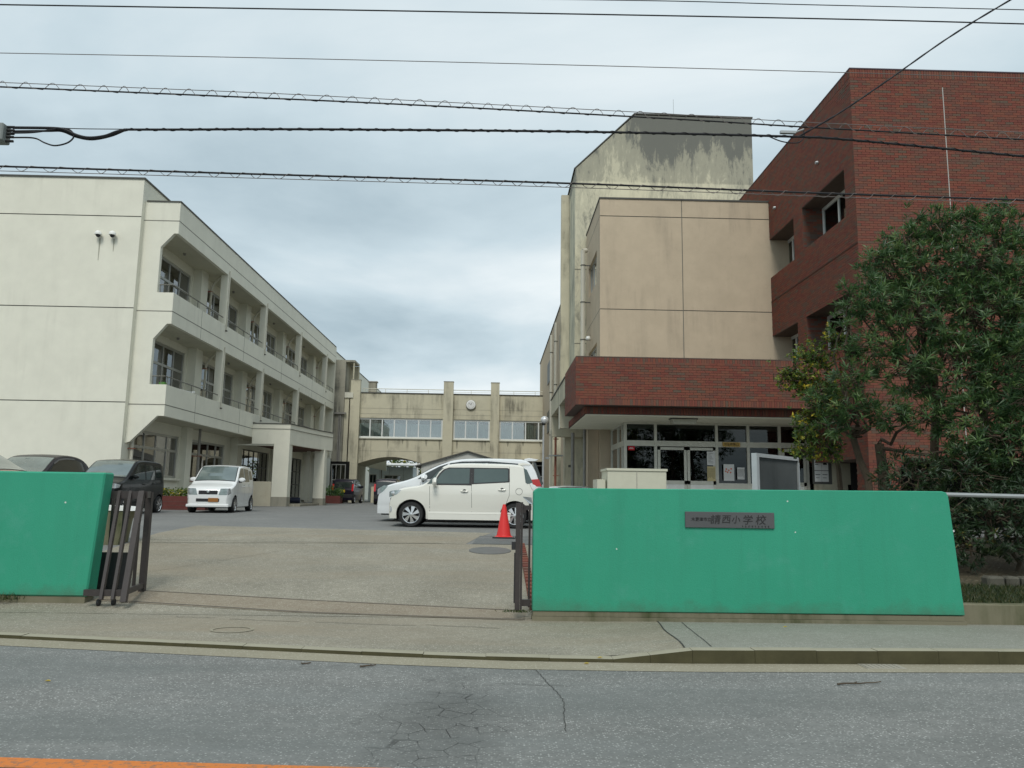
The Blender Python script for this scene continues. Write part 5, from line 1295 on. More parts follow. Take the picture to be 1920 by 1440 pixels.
    def top_panel(x0, x1, f0, f1, m, nm, ext=0, off=.006):
        q = MB(); nx, ny = 10, 8
        for i in range(nx):
            for j in range(ny):
                def P_(i_, j_):
                    x = x0 + (x1 - x0) * i_ / nx; ff = (f0 + (f1 - f0) * i_ / nx) * (2 * j_ / ny - 1)
                    px_, py_, pz_ = toppt(x, ff)
                    dz = (zt(x + .02) - zt(x - .02)) / .04; nn = Vector((-dz, 0, 1)).normalized() * off
                    return (px_ + nn.x, py_, pz_ + nn.z)
                q.quad(P_(i, j), P_(i + 1, j), P_(i + 1, j + 1), P_(i, j + 1))
        return q.build(nm, m, t, smooth=True)
    if ws:
        top_panel(ws[0] - .03, ws[1] + .02, 1.0, 1.0, black_pl, 'windscreen_seal', off=.004); top_panel(ws[0], ws[1], .97, .95, wsglass, 'windscreen', off=.009)
    if rwin: top_panel(rwin[0], rwin[1], .88, .90, glassm, 'rear_window', off=.008)
    seam = MB()
    for (x0, z0), (x1, z1) in doors:
        m_ = max(2, int(abs(z1 - z0) / .1 + abs(x1 - x0) / .3))
        for sgn in (-1, 1):
            for k in range(m_):
                a_, b_ = (x0 + (x1 - x0) * k / m_, z0 + (z1 - z0) * k / m_), (x0 + (x1 - x0) * (k + 1) / m_, z0 + (z1 - z0) * (k + 1) / m_)
                dx, dz = (.0045, 0) if abs(z1 - z0) > abs(x1 - x0) else (0, .0045)
                seam.quad(*[(x, sgn * (hw(x, z) + .0015), z) for x, z in ((a_[0] - dx, a_[1] - dz), (a_[0] + dx, a_[1] + dz), (b_[0] + dx, b_[1] + dz), (b_[0] - dx, b_[1] - dz))])
    if doors: seam.build('door_seams', plain('seam grey', (.12, .12, .11), .6) if 'seam grey' not in MATS else MATS['seam grey'], t, kind='stuff')
    for hx, hz in handles:
        for sgn in (-1, 1):
            q = MB(); y_ = sgn * hw(hx, hz); q.tube([(hx - .09, y_ + sgn * .004, hz), (hx - .05, y_ + sgn * .03, hz), (hx + .06, y_ + sgn * .03, hz), (hx + .09, y_ + sgn * .004, hz)], .015, 8); q.build('door_handle', paint, t, smooth=True)
            q = MB(); q.lathe([(0, 0), (.045, 0)], 14, (hx, y_ + sgn * .002, hz + .012), 'Y'); q.build('handle_recess', MATS['seam grey'] if 'seam grey' in MATS else black_pl, t)
    if mirror:
        mx_, mz_, ms = mirror
        for sgn in (-1, 1):
            q = MB(); y_ = sgn * (hw(mx_, mz_) + .10 * ms)
            q.lathe([(0, -.055), (.07 * ms, -.045), (.095 * ms, 0), (.09 * ms, .05), (0, .055)], 14, (0, 0, 0), 'X')
            q.v = [(mx_ + x, y_ + y * 1.25, mz_ + z * .82) for x, y, z in q.v]; mo = q.build('door_mirror', paint, t, smooth=True)
            q = MB(); q.box(mx_ - .03, mx_ + .03, min(y_, y_ - sgn * .12 * ms), max(y_, y_ - sgn * .12 * ms), mz_ - .10, mz_ - .06); q.build('mirror_arm', black_pl, t)
    if head:
        for sgn in (-1, 1):
            for poly, m in head:          # polygon in (x along side, z) wrapped round the front corner
                q = MB(); tri = tessellate_polygon([[Vector((x, z, 0)) for x, z in poly]])
                # subdivide wrap: x>=0 follows the side, x<0 follows the front face
                def W_(x, z):
                    if x >= .02: return (x, sgn * (hw(x, z) + .006), z)
                    return (-.006 + .0 * x, sgn * (hw(.02, z) + .0 + (x - .02)), z)
                nn = 8; xs_ = sorted(set([p[0] for p in poly] + [.02])); x0, x1 = xs_[0], xs_[-1]
                def zr(x):
                    zz = []
                    for (a, b), (c, d) in zip(poly, poly[1:] + poly[:1]):
                        if (a <= x <= c) or (c <= x <= a):
                            if abs(c - a) < 1e-6: zz += [b, d]
                            else: zz.append(b + (d - b) * (x - a) / (c - a))
                    return min(zz), max(zz)
                cuts = sorted(set([x0 + (x1 - x0) * k / nn for k in range(nn + 1)] + [.02] if x0 < .02 < x1 else [x0 + (x1 - x0) * k / nn for k in range(nn + 1)]))
                for c0, c1 in zip(cuts, cuts[1:]):
                    l0, h0 = zr(min(max(c0, x0 + 1e-5), x1 - 1e-5)); l1, h1 = zr(min(max(c1, x0 + 1e-5), x1 - 1e-5))
                    q.quad(W_(c0, l0), W_(c1, l1), W_(c1, h1), W_(c0, h0))
                q.build('headlight', m, t, smooth=False)
    if grille:
        for (y0, y1, z0, z1, m, d) in grille: q = MB(); q.box(-.012 - d, .02, y0, y1, z0, z1); q.build('grille' if m is not plate_o else 'licence_plate', m, t, bevel=.004)
    if tail:
        for (x0, x1, z0, z1, yw, m) in tail:
            for sgn in (-1, 1):
                q = MB(); yo = sgn * (hw((x0 + x1) / 2, (z0 + z1) / 2) + .008); q.prism([(x0, z0), (x1, z0), (x1 - .04 * 0, z1), (x0, z1)], 'Y', min(yo, yo - sgn * yw), max(yo, yo - sgn * yw)); q.build('tail_lamp', m, t)
    if plate:
        x_, y0, y1, z0, z1, m = plate; q = MB(); q.box(x_ - .01, x_ + .012, y0, y1, z0, z1); q.build('licence_plate', m, t, bevel=.003)
    if extra: extra(t, hw, zt)
    return t

# cream boxy car (side on)
BBX = -2.59
prof = [(0, .60), (.06, .80), (.14, .88), (.27, .955), (.45, 1.0), (.90, 1.055), (1.28, 1.50), (1.42, 1.565), (1.70, 1.60), (2.10, 1.61), (2.95, 1.60), (3.28, 1.575), (3.36, 1.50), (3.50, 1.05), (3.58, .95), (3.68, .88), (3.71, .55)]
sp1f = [(1.07, 1.03), (1.12, 1.14), (1.23, 1.32), (1.33, 1.42), (1.46, 1.468), (2.02, 1.475), (2.04, 1.03), (1.9, 1.035)]
sp1 = [(1.14, 1.065), (1.18, 1.17), (1.27, 1.31), (1.37, 1.405), (1.50, 1.445), (1.98, 1.45), (1.975, 1.075), (1.7, 1.07)]
sp2f = [(2.02, 1.475), (2.93, 1.475), (2.97, 1.45), (2.98, 1.14), (2.95, 1.12), (2.04, 1.06)]
sp2 = [(2.09, 1.448), (2.90, 1.448), (2.93, 1.43), (2.935, 1.16), (2.91, 1.145), (2.09, 1.09)]
sp3 = [(3.32, 1.48), (3.40, 1.44), (3.55, 1.12), (3.42, 1.09), (3.37, 1.12)]
def bb_extra(t, hw, zt):
    q = MB(); q.prism([(3.18, 1.60), (3.30, 1.618), (3.50, 1.585), (3.50, 1.56), (3.20, 1.545)], 'Y', -.62, .62); q.build('roof_spoiler', p_pearl, t, bevel=.008)
    for sgn in (-1, 1):
        q = MB(); 
        for a, b in zip([.98 + .12 * k for k in range(17)], [.98 + .12 * (k + 1) for k in range(17)]): q.quad((a, sgn * (hw(a, .38) + .006), .385), (b, sgn * (hw(b, .38) + .006), .385), (b, sgn * (hw(b, .36) + .012), .335), (a, sgn * (hw(a, .36) + .012), .335))
        q.box(.98, 3.0, sgn * .80, sgn * .845, .19, .33); q.build('side_skirt', p_pearl, t)
        q = MB(); q.lathe([(.078, 0), (.086, 0)], 24, (3.21, sgn * (hw(3.2, .87) + .003), .90), 'Y'); q.build('fuel_cap_ring', MATS['seam grey'], t)
        q = MB(); q.add([(3.30, sgn * (hw(3.3, .78) + .008), .78), (3.52, sgn * (hw(3.52, .76) + .012), .76), (3.55, sgn * (hw(3.55, .6) + .012), .60), (3.48, sgn * (hw(3.45, .6) + .012), .60)], [(0, 1, 2, 3)]); q.build('tail_lamp_side', clearlamp, t)
        q = MB(); q.lathe([(0, -.012), (.045, -.008), (.055, 0)], 14, (.10, sgn * (hw(.1, .8) + .012), .81), 'Y'); q.build('lamp_bulb', chrome, t)
        q = MB(); q.prism([(.02, .36), (.10, .37), (.12, .46), (.03, .50)], 'Y', sgn * .69, sgn * .72); q.build('fog_lamp', chrome, t)
make_car('parked_car', 'cream white boxy compact car parked side on behind the traffic cone', 'car', (BBX, 20.15, .735), R(-.4), prof, 3.71, 1.69, (.56, 3.11), .305, 1.03, p_pearl,
    [(sp1f, sp1), (sp2f, sp2), (None, sp3), (None, [(.935, 1.055), (1.045, 1.06), (1.22, 1.36), (1.33, 1.455), (1.27, 1.44), (1.16, 1.33)])], (.96, 1.29), (3.40, 3.49), sill=.20, rim_r=.70, arch=1.20,
    doors=[((1.0, 1.0), (1.02, .34)), ((2.03, 1.05), (2.05, .34)), ((2.97, 1.12), (2.97, .80)), ((2.97, .80), (2.80, .34)), ((1.02, .34), (2.80, .34)), ((2.97, 1.5), (2.97, 1.12))],
    handles=((1.86, .885), (2.79, .93)), mirror=(1.13, 1.10, 1.5),
    head=[([(-.12, .74), (.02, .72), (.22, .80), (.30, .90), (.16, .89), (.0, .86)], clearlamp)], grille=[(-.5, .5, .42, .56, black_pl, 0), (-.45, .45, .62, .70, black_pl, 0)],
    extra=bb_extra, front_round=.6, th=.13, glassm=plain('teal tinted glass', (.07, .10, .095), .05, spec=.8, var=.3, scale=1.5))
# white minivan behind
prof = [(0, .55), (.03, .80), (.14, .95), (.35, 1.06), (.95, 1.20), (1.50, 1.53), (1.98, 1.73), (2.35, 1.80), (3.0, 1.825), (3.8, 1.82), (4.18, 1.80), (4.40, 1.60), (4.55, 1.15), (4.64, .95), (4.68, .5)]
sv1 = [(1.12, 1.19), (1.35, 1.35), (1.72, 1.55), (1.98, 1.64), (2.35, 1.70), (3.1, 1.72), (4.02, 1.66), (4.12, 1.22)]
def van_extra(t, hw, zt):
    q = MB(); q.prism([(4.10, 1.80), (4.25, 1.83), (4.52, 1.79), (4.42, 1.74), (4.15, 1.74)], 'Y', -.68, .68); q.build('roof_spoiler', p_silver, t, bevel=.01)
    q = MB(); q.prism([(4.36, 1.70), (4.44, 1.70), (4.66, 1.10), (4.58, 1.08)], 'Y', -.66, .74); q.build('rear_window', carglass, t)
    for x_ in (1.95, 3.02):
        for sgn in (-1, 1): q = MB(); q.prism([(x_, 1.66), (x_ + .06, 1.66), (x_ + .03, 1.15), (x_ - .03, 1.15)], 'Y', sgn * (hw(2, 1.4) - .02), sgn * (hw(2, 1.4) + .004)); q.build('door_pillar', p_silver, t)
    for sgn in (-1, 1):
        q = MB(); q.prism([(4.30, 1.22), (4.52, 1.24), (4.60, 1.04), (4.38, 1.02)], 'Y', sgn * .60, sgn * .865); q.build('tail_lamp', redlamp, t)
        q = MB(); q.prism([(4.30, .98), (4.60, 1.02), (4.66, .86), (4.38, .86)], 'Y', sgn * .60, sgn * .86); q.build('tail_lamp', clearlamp, t)
        q = MB(); q.tube([(1.35, sgn * (hw(1.35, 1.3) + .02), 1.22), (1.33, sgn * (hw(1.35, 1.3) + .14), 1.25)], [.03, .075], 8); q.build('door_mirror', p_silver, t, smooth=True)
    q = MB(); q.tube([(1.86, -.2, 1.74), (1.86, -.2, 1.82), (1.95, -.2, 1.83)], .012, 6); q.build('roof_aerial', black_pl, t)
make_car('parked_car', 'white minivan parked behind the cream boxy car, red tail lamp showing', 'minivan', (-3.27, 22.75, .765), R(-.3), prof, 4.68, 1.75, (.90, 3.75), .325, 1.16, p_silver,
    [(None, sv1)], (.98, 1.92), (4.42, 4.53), sill=.22, head=[([(-.12, .76), (.02, .74), (.16, .82), (.30, .98), (.18, 1.0), (.02, .90)], clearlamp)],
    grille=[(-.5, .5, .30, .42, black_pl, 0), (-.55, .55, .58, .70, chrome, 0)], mirror=(1.28, 1.22, 1.1), extra=van_extra, doors=[((1.2, 1.1), (1.25, .3)), ((2.2, 1.1), (2.2, .3))], handles=((2.05, 1.0),))

# white small car, front view
def wr_extra(t, hw, zt):
    q = MB(); q.box(-.03, .10, -.68, .68, .20, .30); q.build('front_spoiler', p_white, t, bevel=.02)
    q = MB(); q.prism([(-.045, .355), (-.02, .42), (.045, .42), (.05, .36)], 'X', -.025, -.02)
    for sgn in (-1, 1): q = MB(); q.box(.95, 2.55, sgn * .68, sgn * .735, .20, .32); q.build('side_skirt', p_white, t, bevel=.01)
    q = MB(); q.lathe([(0, -.004), (.035, -.003), (.045, 0)], 12, (-.03, 0, .705), 'X'); q.build('badge', chrome, t)
KP = [(0, .66), (.03, .80), (.20, .90), (.70, 1.03), (1.28, 1.55), (1.45, 1.62), (1.9, 1.65), (2.6, 1.645), (3.08, 1.60), (3.18, 1.50), (3.32, 1.0), (3.38, .85), (3.395, .5)]
KW = [(None, [(.98, 1.06), (1.04, 1.16), (1.38, 1.50), (1.80, 1.52), (1.82, 1.06)]), (None, [(1.90, 1.06), (1.90, 1.52), (2.48, 1.51), (2.56, 1.10), (2.52, 1.07)]), (None, [(2.64, 1.14), (2.60, 1.48), (2.92, 1.46), (3.08, 1.16)])]
wlab = 'small white car with sporty bumper parked facing out by the planter'
make_car('parked_car', wlab, 'car', (-9.42, 25.95, .80), R(94.5), KP, 3.395, 1.475, (.62, 2.98), .272, 1.02, p_white, KW, (.74, 1.34), (3.20, 3.31), sill=.22,
    head=[([(-.27, .60), (.02, .60), (.14, .66), (.12, .82), (-.22, .81)], clearlamp)], mirror=(1.05, 1.12, 1.0), doors=[((.88, 1.0), (.92, .32)), ((1.86, 1.04), (1.88, .32)), ((2.6, 1.04), (2.5, .5)), ((.92, .32), (2.4, .32))], handles=((1.72, .9), (2.44, .92)),
    grille=[(-.30, .30, .62, .74, black_pl, 0), (-.37, .37, .38, .48, black_pl, -.0), (-.34, -.02, .37, .50, plate_o, .012)], extra=wr_extra, front_round=.35, th=.12, rim_r=.68)
# black small car at the left
BP = [(0, .66), (.03, .84), (.20, .95), (.62, 1.05), (1.30, 1.56), (1.50, 1.62), (2.0, 1.645), (2.8, 1.63), (3.15, 1.58), (3.24, 1.45), (3.33, 1.0), (3.385, .85), (3.395, .5)]
make_car('parked_car', 'black boxy small car parked behind the brown gate', 'car', (-11.60, 22.75, .785), R(90.5), [(x, z * 1.03) for x, z in BP], 3.395, 1.475, (.58, 2.95), .275, 1.04, p_black, KW, (.66, 1.36), (3.22, 3.32), sill=.22,
    head=[([(-.22, .78), (.02, .78), (.16, .80), (.22, .88), (.02, .92), (-.22, .90)], clearlamp)], mirror=(.98, 1.13, .8), doors=[((.88, 1.0), (.92, .32)), ((1.86, 1.04), (1.88, .32)), ((.92, .32), (2.4, .32))], handles=((1.72, .92), (2.44, .94)),
    grille=[(-.4, .4, .45, .60, black_pl, 0)], th=.10, front_round=.35, rim_r=.72)
# dark hatchback
HP = [(0, .60), (.05, .78), (.25, .88), (.85, 1.0), (1.62, 1.42), (1.95, 1.52), (2.4, 1.55), (3.0, 1.52), (3.4, 1.42), (3.65, 1.18), (3.78, .98), (3.84, .6)]
HW = [([(1.05, 1.0), (1.58, 1.36), (2.0, 1.45), (2.6, 1.46), (3.2, 1.38), (3.35, 1.10), (2.2, 1.03)], [(1.15, 1.02), (1.62, 1.33), (2.02, 1.42), (2.6, 1.43), (3.14, 1.35), (3.25, 1.12), (2.2, 1.06)])]
def visor(t, hw, zt):
    for sgn in (-1, 1):
        q = MB(); P_ = [(x_, z_ * 1.17) for x_, z_ in ((1.5, 1.30), (1.8, 1.41), (2.2, 1.45), (2.7, 1.45))]
        for (a, b), (c, d) in zip(P_, P_[1:]): q.quad((a, sgn * (hw(a, b) + .01), b), (c, sgn * (hw(c, d) + .01), d), (c, sgn * (hw(c, d) + .03), d - .05), (a, sgn * (hw(a, b) + .03), b - .05))
        q.build('window_visor', plain('smoke visor', (.10, .09, .08), .3) if 'smoke visor' not in MATS else MATS['smoke visor'], t)
make_car('parked_car', 'dark grey hatchback in front of the cream gable, left of the black small car', 'car', (-14.15, 22.4, .785), R(90), [(x, z * 1.17) for x, z in HP], 3.84, 1.69, (.75, 3.2), .29, 1.2, p_dark, [([(x, z * 1.17) for x, z in HW[0][0]], [(x, z * 1.17) for x, z in HW[0][1]])], (.90, 1.72), (3.42, 3.7), sill=.22,
    head=[([(-.25, .68), (.02, .68), (.22, .76), (.20, .84), (-.2, .80)], clearlamp)], mirror=(1.1, 1.05, 1), extra=visor, th=.16)
make_car('parked_car', 'copper coloured car at the left picture edge behind the green wall', 'car', (-11.35, 19.9, .76), R(180), [(x, z * 1.18) for x, z in HP], 3.84, 1.69, (.75, 3.2), .29, 1.2, p_orange, [(None, [(x, z * 1.18) for x, z in HW[0][1]])], (.90, 1.66), (3.42, 3.7), mirror=(1.05, 1.06, .8), th=.16)
# dark small cars at the far end of the yard, rear view
def rear_kei(label, x_, y_, paint, rz):
    def ex(t, hw, zt):
        for sgn in (-1, 1):
            q = MB(); q.box(3.20, 3.375, sgn * .60, sgn * .72, .82, 1.28); q.v = [(a - max(0, b_ - .85) * .25, c_, b_) for a, c_, b_ in q.v]; q.build('tail_lamp', redlamp, t)
        q = MB(); q.box(3.36, 3.41, -.70, .70, .36, .60); q.build('rear_bumper', black_pl, t, bevel=.02)
    return make_car('parked_car', label, 'car', (x_, y_, .82), R(rz), KP, 3.395, 1.475, (.62, 2.9), .272, 1.02, paint, KW, (.74, 1.34), (3.20, 3.305), sill=.24, extra=ex, plate=(3.395, -.165, .165, .73, .90, plate_y), mirror=(1.05, 1.12, 1), th=.12, rear_round=.25)
rear_kei('small black car seen from behind, yellow plate, beside the bridge pillar', -9.95, 55.6, p_navy, -92.5)
rear_kei('dark small car mostly hidden behind the nose of the white minivan', -6.75, 52.3, p_navy, -91)
# white car hood right of the minivan, mostly hidden
make_car('parked_car', 'white car mostly hidden behind the green wall, right of the minivan', 'car', (2.05, 24.5, .79), R(76), [(x, z * .72) for x, z in HP], 3.84, 1.6, (.75, 3.2), .27, .8, p_white, [], (.90, 1.72), None, th=.16)

# ================================================================== TREES
def whorl_leaf(mb, p, d, up, l, w, tone):
    d = d.normalized(); s = d.cross(up)
    if s.length < 1e-3: s = Vector((1, 0, 0))
    s.normalize(); n = s.cross(d)
    dr = -n * l * .12
    a = p; m1 = p + d * l * .4; e = p + d * l + dr
    mb.add([tuple(a), tuple(m1 + s * w / 2 + n * w * .15), tuple(e), tuple(m1 - s * w / 2 + n * w * .15), tuple(m1)], [(0, 1, 4), (1, 2, 4), (4, 2, 3), (0, 4, 3)], tone)
def limb(mb, p, q, r0, r1, wob_=.08, n=6):
    pts = [p.lerp(q, t / n) + Vector((rnd.gauss(0, wob_), rnd.gauss(0, wob_), rnd.gauss(0, wob_ * .5))) * (0 if t in (0,) else 1) for t in range(n + 1)]
    mb.tube(pts, [r0 + (r1 - r0) * t / n for t in range(n + 1)], 7); return pts[-1]
def leafy_tree(label, base_pts, clumps, nwh, mat, leaf_l, leaf_w, nl, singles=0, cat='tree', hole=.35, bias=.0, seed=5):
    global rnd
    rnd = random.Random(seed)
    t = thing('tree', label, cat, tuple(base_pts[0][0])); tb = MB(); ends = []
    cl = [Vector(c[:3]) for c in clumps]
    for (b, m, r) in base_pts:
        e = limb(tb, Vector(b), Vector(m), r, r * .7, .03)
        ends.append((e, r * .6))
    for c in cl:
        e, r = min(ends, key=lambda z: (z[0] - c).length); limb(tb, e, c, max(.02, r * .55), .012, .10, 7)
    tr = tb.build('trunk', bark, t, smooth=True)
    mb = MB(); mb.tone = True; tips = []
    tot = sum(c[3] ** 2 for c in clumps)
    for c in clumps:
        for _ in range(int(nwh * c[3] ** 2 / tot)):
            d = Vector((rnd.gauss(0, 1), rnd.gauss(0, 1), rnd.gauss(0, 1))).normalized(); rr = c[3] * (1 - hole * rnd.random() ** 1.6)
            if d.z < -.3 and rnd.random() < .4: continue
            p = Vector(c[:3]) + Vector((d.x * rr, d.y * rr * .85, d.z * rr * (c[4] if len(c) > 4 else .8)))
            ax = (d * .7 + Vector((rnd.gauss(0, .35), rnd.gauss(0, .35), .55))).normalized(); tips.append((p, ax))
    rnd.shuffle(tips)
    front = sorted(tips, key=lambda z: (z[0] - Vector((0, 0, 1.5))).length)
    single = []
    sp_ = MB()                                      # bare twigs and shoots between the leaf clusters
    for k, (p, ax) in enumerate(tips):
        if k % 4 == 0:
            c = min(cl, key=lambda z: (z - p).length); q0 = c.lerp(p, .25) + Vector((rnd.gauss(0, .08), rnd.gauss(0, .08), rnd.gauss(0, .08)))
            sp_.tube([q0, q0.lerp(p, .55) + Vector((rnd.gauss(0, .04), rnd.gauss(0, .04), .03)), p], [.012, .008, .004], 4, False)
    sp_.build('twigs', bark, t, recalc=False, kind='stuff')
    for k, (p, ax) in enumerate(tips):
        if rnd.random() < .12: p = p + ax * rnd.uniform(.05, .22)
        szf = rnd.uniform(.6, 1.25)
        base = min(1, max(0, rnd.gauss(.42, .17)))
        u = ax.cross(Vector((0, 0, 1))); u = u.normalized() if u.length > .01 else Vector((1, 0, 0)); v = ax.cross(u)
        for j in range(nl):
            a = 2 * math.pi * j / nl * 2.4 + rnd.uniform(-.3, .3); tilt = rnd.uniform(.45, 1.35)
            d = ax * math.cos(tilt) + (u * math.cos(a) + v * math.sin(a)) * math.sin(tilt)
            whorl_leaf(mb, p - ax * rnd.uniform(0, .10), d, ax, leaf_l * szf * rnd.uniform(.55, 1.1), leaf_w * rnd.uniform(.7, 1.1), min(1, max(0, base + rnd.gauss(0, .12) + (.35 if rnd.random() < .03 else 0))))
    mb.build('crown', mat, t, recalc=False, kind='stuff')
    if singles:
        lm = MB(); lm.tone = True; whorl_leaf(lm, Vector((0, 0, 0)), Vector((1, 0, -.1)), Vector((0, 0, 1)), leaf_l, leaf_w, .6)
        proto = lm.build('leaf', mat, recalc=False); proto.parent = t; off = OFF[t.name]
        for k in range(singles):
            p, ax = front[(k * 3) % min(len(front), singles * 2)]
            o = proto if k == 0 else proto.copy()
            if k: col.objects.link(o); o.parent = t
            o.location = p + Vector((rnd.gauss(0, .04), rnd.gauss(0, .04), rnd.gauss(0, .04))) - off; o.rotation_euler = (rnd.uniform(-.6, .6), rnd.uniform(-1.0, .5), rnd.uniform(0, 6.28)); s_ = rnd.uniform(.8, 1.15); o.scale = (s_, s_, s_)
    return t
big = [(8.3, 14.6, 6.0, 1.0), (9.2, 14.3, 6.2, 1.0), (7.55, 14.3, 5.95, .55), (7.15, 14.0, 5.2, .5), (6.75, 13.9, 5.15, .34), (7.9, 14.0, 5.0, .85), (8.9, 14.0, 4.9, .95), (9.9, 14.2, 5.2, 1.1), (6.95, 13.9, 4.35, .5), (7.5, 13.8, 3.9, .6), (8.4, 13.8, 3.9, .8), (9.3, 13.8, 3.9, .9), (10.4, 14.2, 4.2, 1.1), (10.3, 14.5, 5.9, 1.1),
       (6.45, 13.7, 3.15, .45), (7.0, 13.6, 3.1, .42), (6.35, 13.6, 3.75, .34), (7.7, 13.6, 3.05, .45), (8.5, 13.4, 2.9, .75), (9.4, 13.2, 2.6, .95), (8.3, 13.2, 2.3, .5), (8.62, 14.3, 7.0, .34), (8.35, 14.3, 6.85, .3), (9.4, 14.2, 7.0, .36), (7.8, 14.2, 6.55, .34), (7.3, 14.2, 6.2, .25), (6.95, 14.0, 5.65, .25), (9.0, 14.2, 6.95, .3), (9.9, 14.2, 6.85, .4), (6.35, 13.9, 4.75, .22), (9.1, 12.7, 3.3, .6), (9.4, 12.6, 4.3, .65), (8.5, 12.8, 2.5, .45), (5.95, 13.9, 3.4, .28), (6.1, 13.8, 2.9, .30), (6.5, 13.9, 5.45, .16), (7.45, 14.2, 6.55, .16), (8.0, 14.2, 6.95, .18), (9.75, 14.1, 7.25, .16), (6.55, 13.9, 4.25, .2)]
leafy_tree('large evergreen tree with long narrow leaves in front of the brick building', [((7.32, 14.4, .4), (7.22, 14.3, 2.6), .12), ((7.0, 14.35, .4), (6.72, 14.2, 2.7), .085), ((8.3, 14.6, .4), (8.4, 14.5, 3.4), .10), ((9.3, 14.6, .4), (9.3, 14.4, 3.4), .09)], big, 4600, leaf_big, .20, .032, 11, 280, seed=5)
small = [(6.25, 14.9, 4.3, .50), (6.0, 15.0, 3.85, .42), (5.75, 15.0, 3.95, .30), (6.45, 14.8, 3.6, .55), (6.15, 14.8, 3.1, .42), (6.0, 14.6, 2.75, .35), (5.85, 14.6, 2.45, .28), (6.6, 14.7, 4.7, .28), (6.35, 14.5, 2.5, .32)]
leafy_tree('small yellowing tree leaning out left of the large evergreen', [((6.9, 15.0, .4), (6.55, 14.9, 3.0), .06)], small, 1300, leaf_small, .085, .044, 6, 0, hole=.9, seed=9)
hedge = [(6.7, 12.6, 1.25, .55), (7.3, 12.5, 1.3, .6), (8.0, 12.4, 1.3, .7), (8.8, 12.4, 1.4, .8), (6.5, 12.8, .85, .4), (7.5, 12.3, .85, .45), (8.4, 12.2, .9, .5), (9.6, 12.5, 1.4, .9), (7.0, 13.0, 1.9, .6), (8.0, 13.0, 2.0, .7), (9.2, 13.0, 2.0, .8)]
leafy_tree('dark dense shrubs behind the pipe rail fence', [((7.2, 12.7, .3), (7.2, 12.7, 1.2), .04), ((8.4, 12.6, .3), (8.4, 12.5, 1.2), .04)], hedge, 1900, leaf_hedge, .15, .032, 9, 0, cat='shrub', seed=13)
fl_ = MB(); fl_.tone = True
for _ in range(26):
    x_, z_ = rnd.gauss(6.75, .14), rnd.gauss(1.02, .10); y_ = 11.85 + rnd.uniform(-.1, .1); fl_.lathe([(0, .0), (.014, .006), (.018, 0)], 6, (x_, y_, z_), 'Y')
fl_.build('white_blossoms', paper, label='few small white blossoms in the dark shrubs behind the fence', cat='flowers', kind='stuff')
leafy_tree('green trees seen through the arch under the bridge', [((-6.2, 74, .8), (-6.2, 74, 3), .15)], [(-6.4, 74, 3.6, 1.8), (-8.5, 76, 4.2, 2.0), (-10.8, 76, 4.0, 1.6), (-4.6, 74, 3.2, 1.6)], 900, leaf_small, .3, .14, 6, 0, seed=17)

# ================================================================== OVERHEAD LINES
def catm(pts, n=10):
    P_ = [Vector(p) for p in pts]; P_ = [P_[0] * 2 - P_[1]] + P_ + [P_[-1] * 2 - P_[-2]]; out = []
    for i in range(1, len(P_) - 2):
        for k in range(n):
            t = k / n; a, b, c, d = P_[i - 1:i + 3]
            out.append(.5 * ((2 * b) + (c - a) * t + (2 * a - 5 * b + 4 * c - d) * t * t + (3 * b - a - 3 * c + d) * t ** 3))
    out.append(P_[-2]); return out
def wire(name, label, pts, r, mat=None, n=8, spiral=None, par=None, msg=None):
    t = thing(name, label, 'cable', (0, 8.5, pts[0][2]))
    C = catm(pts, n); q = MB(); q.tube(C, r, 6); q.build('cable_core', mat or cable_m, t, smooth=True)
    if msg: q = MB(); q.tube(catm(msg, n), .0045, 5); q.build('messenger_wire', cable_g, t, smooth=True)
    if spiral:
        amp, pitch, side, rr = spiral; S = []; x0, x1 = C[0].x, C[-1].x; x = x0; 
        def at(x):
            for a, b in zip(C, C[1:]):
                if a.x <= x <= b.x: return a.lerp(b, (x - a.x) / max(1e-6, b.x - a.x))
            return C[-1]
        while x < x1:
            ph = (x - x0 + .05 * math.sin(x * 1.7) + .03 * math.sin(x * 4.3)) / pitch * 2 * math.pi; p = at(x)
            if side: v = max(0, (math.sin(ph) + .3) / 1.3) * amp * side; S.append(p + Vector((0, math.cos(ph) * (r + rr), v if abs(v) > .0001 else -(side) * (r + rr) * .6)))
            else: S.append(p + Vector((0, math.cos(ph) * (r + rr * .6), math.sin(ph) * (r + rr * .6))))
            x += pitch / 16 * (1 + .35 * math.sin(x * 2.3) * math.sin(x * 5.1 + 1))
        q = MB(); q.tube(S, rr, 4); q.build('lashing_wire', cable_g if side else cable_m, t, smooth=True)
    return t
Y8 = 8.5
wire('power_line', 'upper straight black power line across the top of the sky', [(-9, Y8, 7.12), (-5.91, Y8, 7.16), (-1.54, Y8, 7.22), (3.57, Y8, 7.275), (6.3, Y8, 7.285), (10, Y8, 7.29)], .008)
wire('power_line', 'topmost thin line entering at the top right', [(-6, Y8, 7.30), (1.13, Y8, 7.44), (3.58, Y8, 7.455), (6.32, Y8, 7.47), (10, Y8, 7.48)], .0055)
wire('power_line', 'very thin grey line below the top power lines', [(-9, Y8, 6.51), (-5.84, Y8, 6.55), (-1.51, Y8, 6.585), (4.12, Y8, 6.59), (10, Y8, 6.55)], .0045, cable_g)
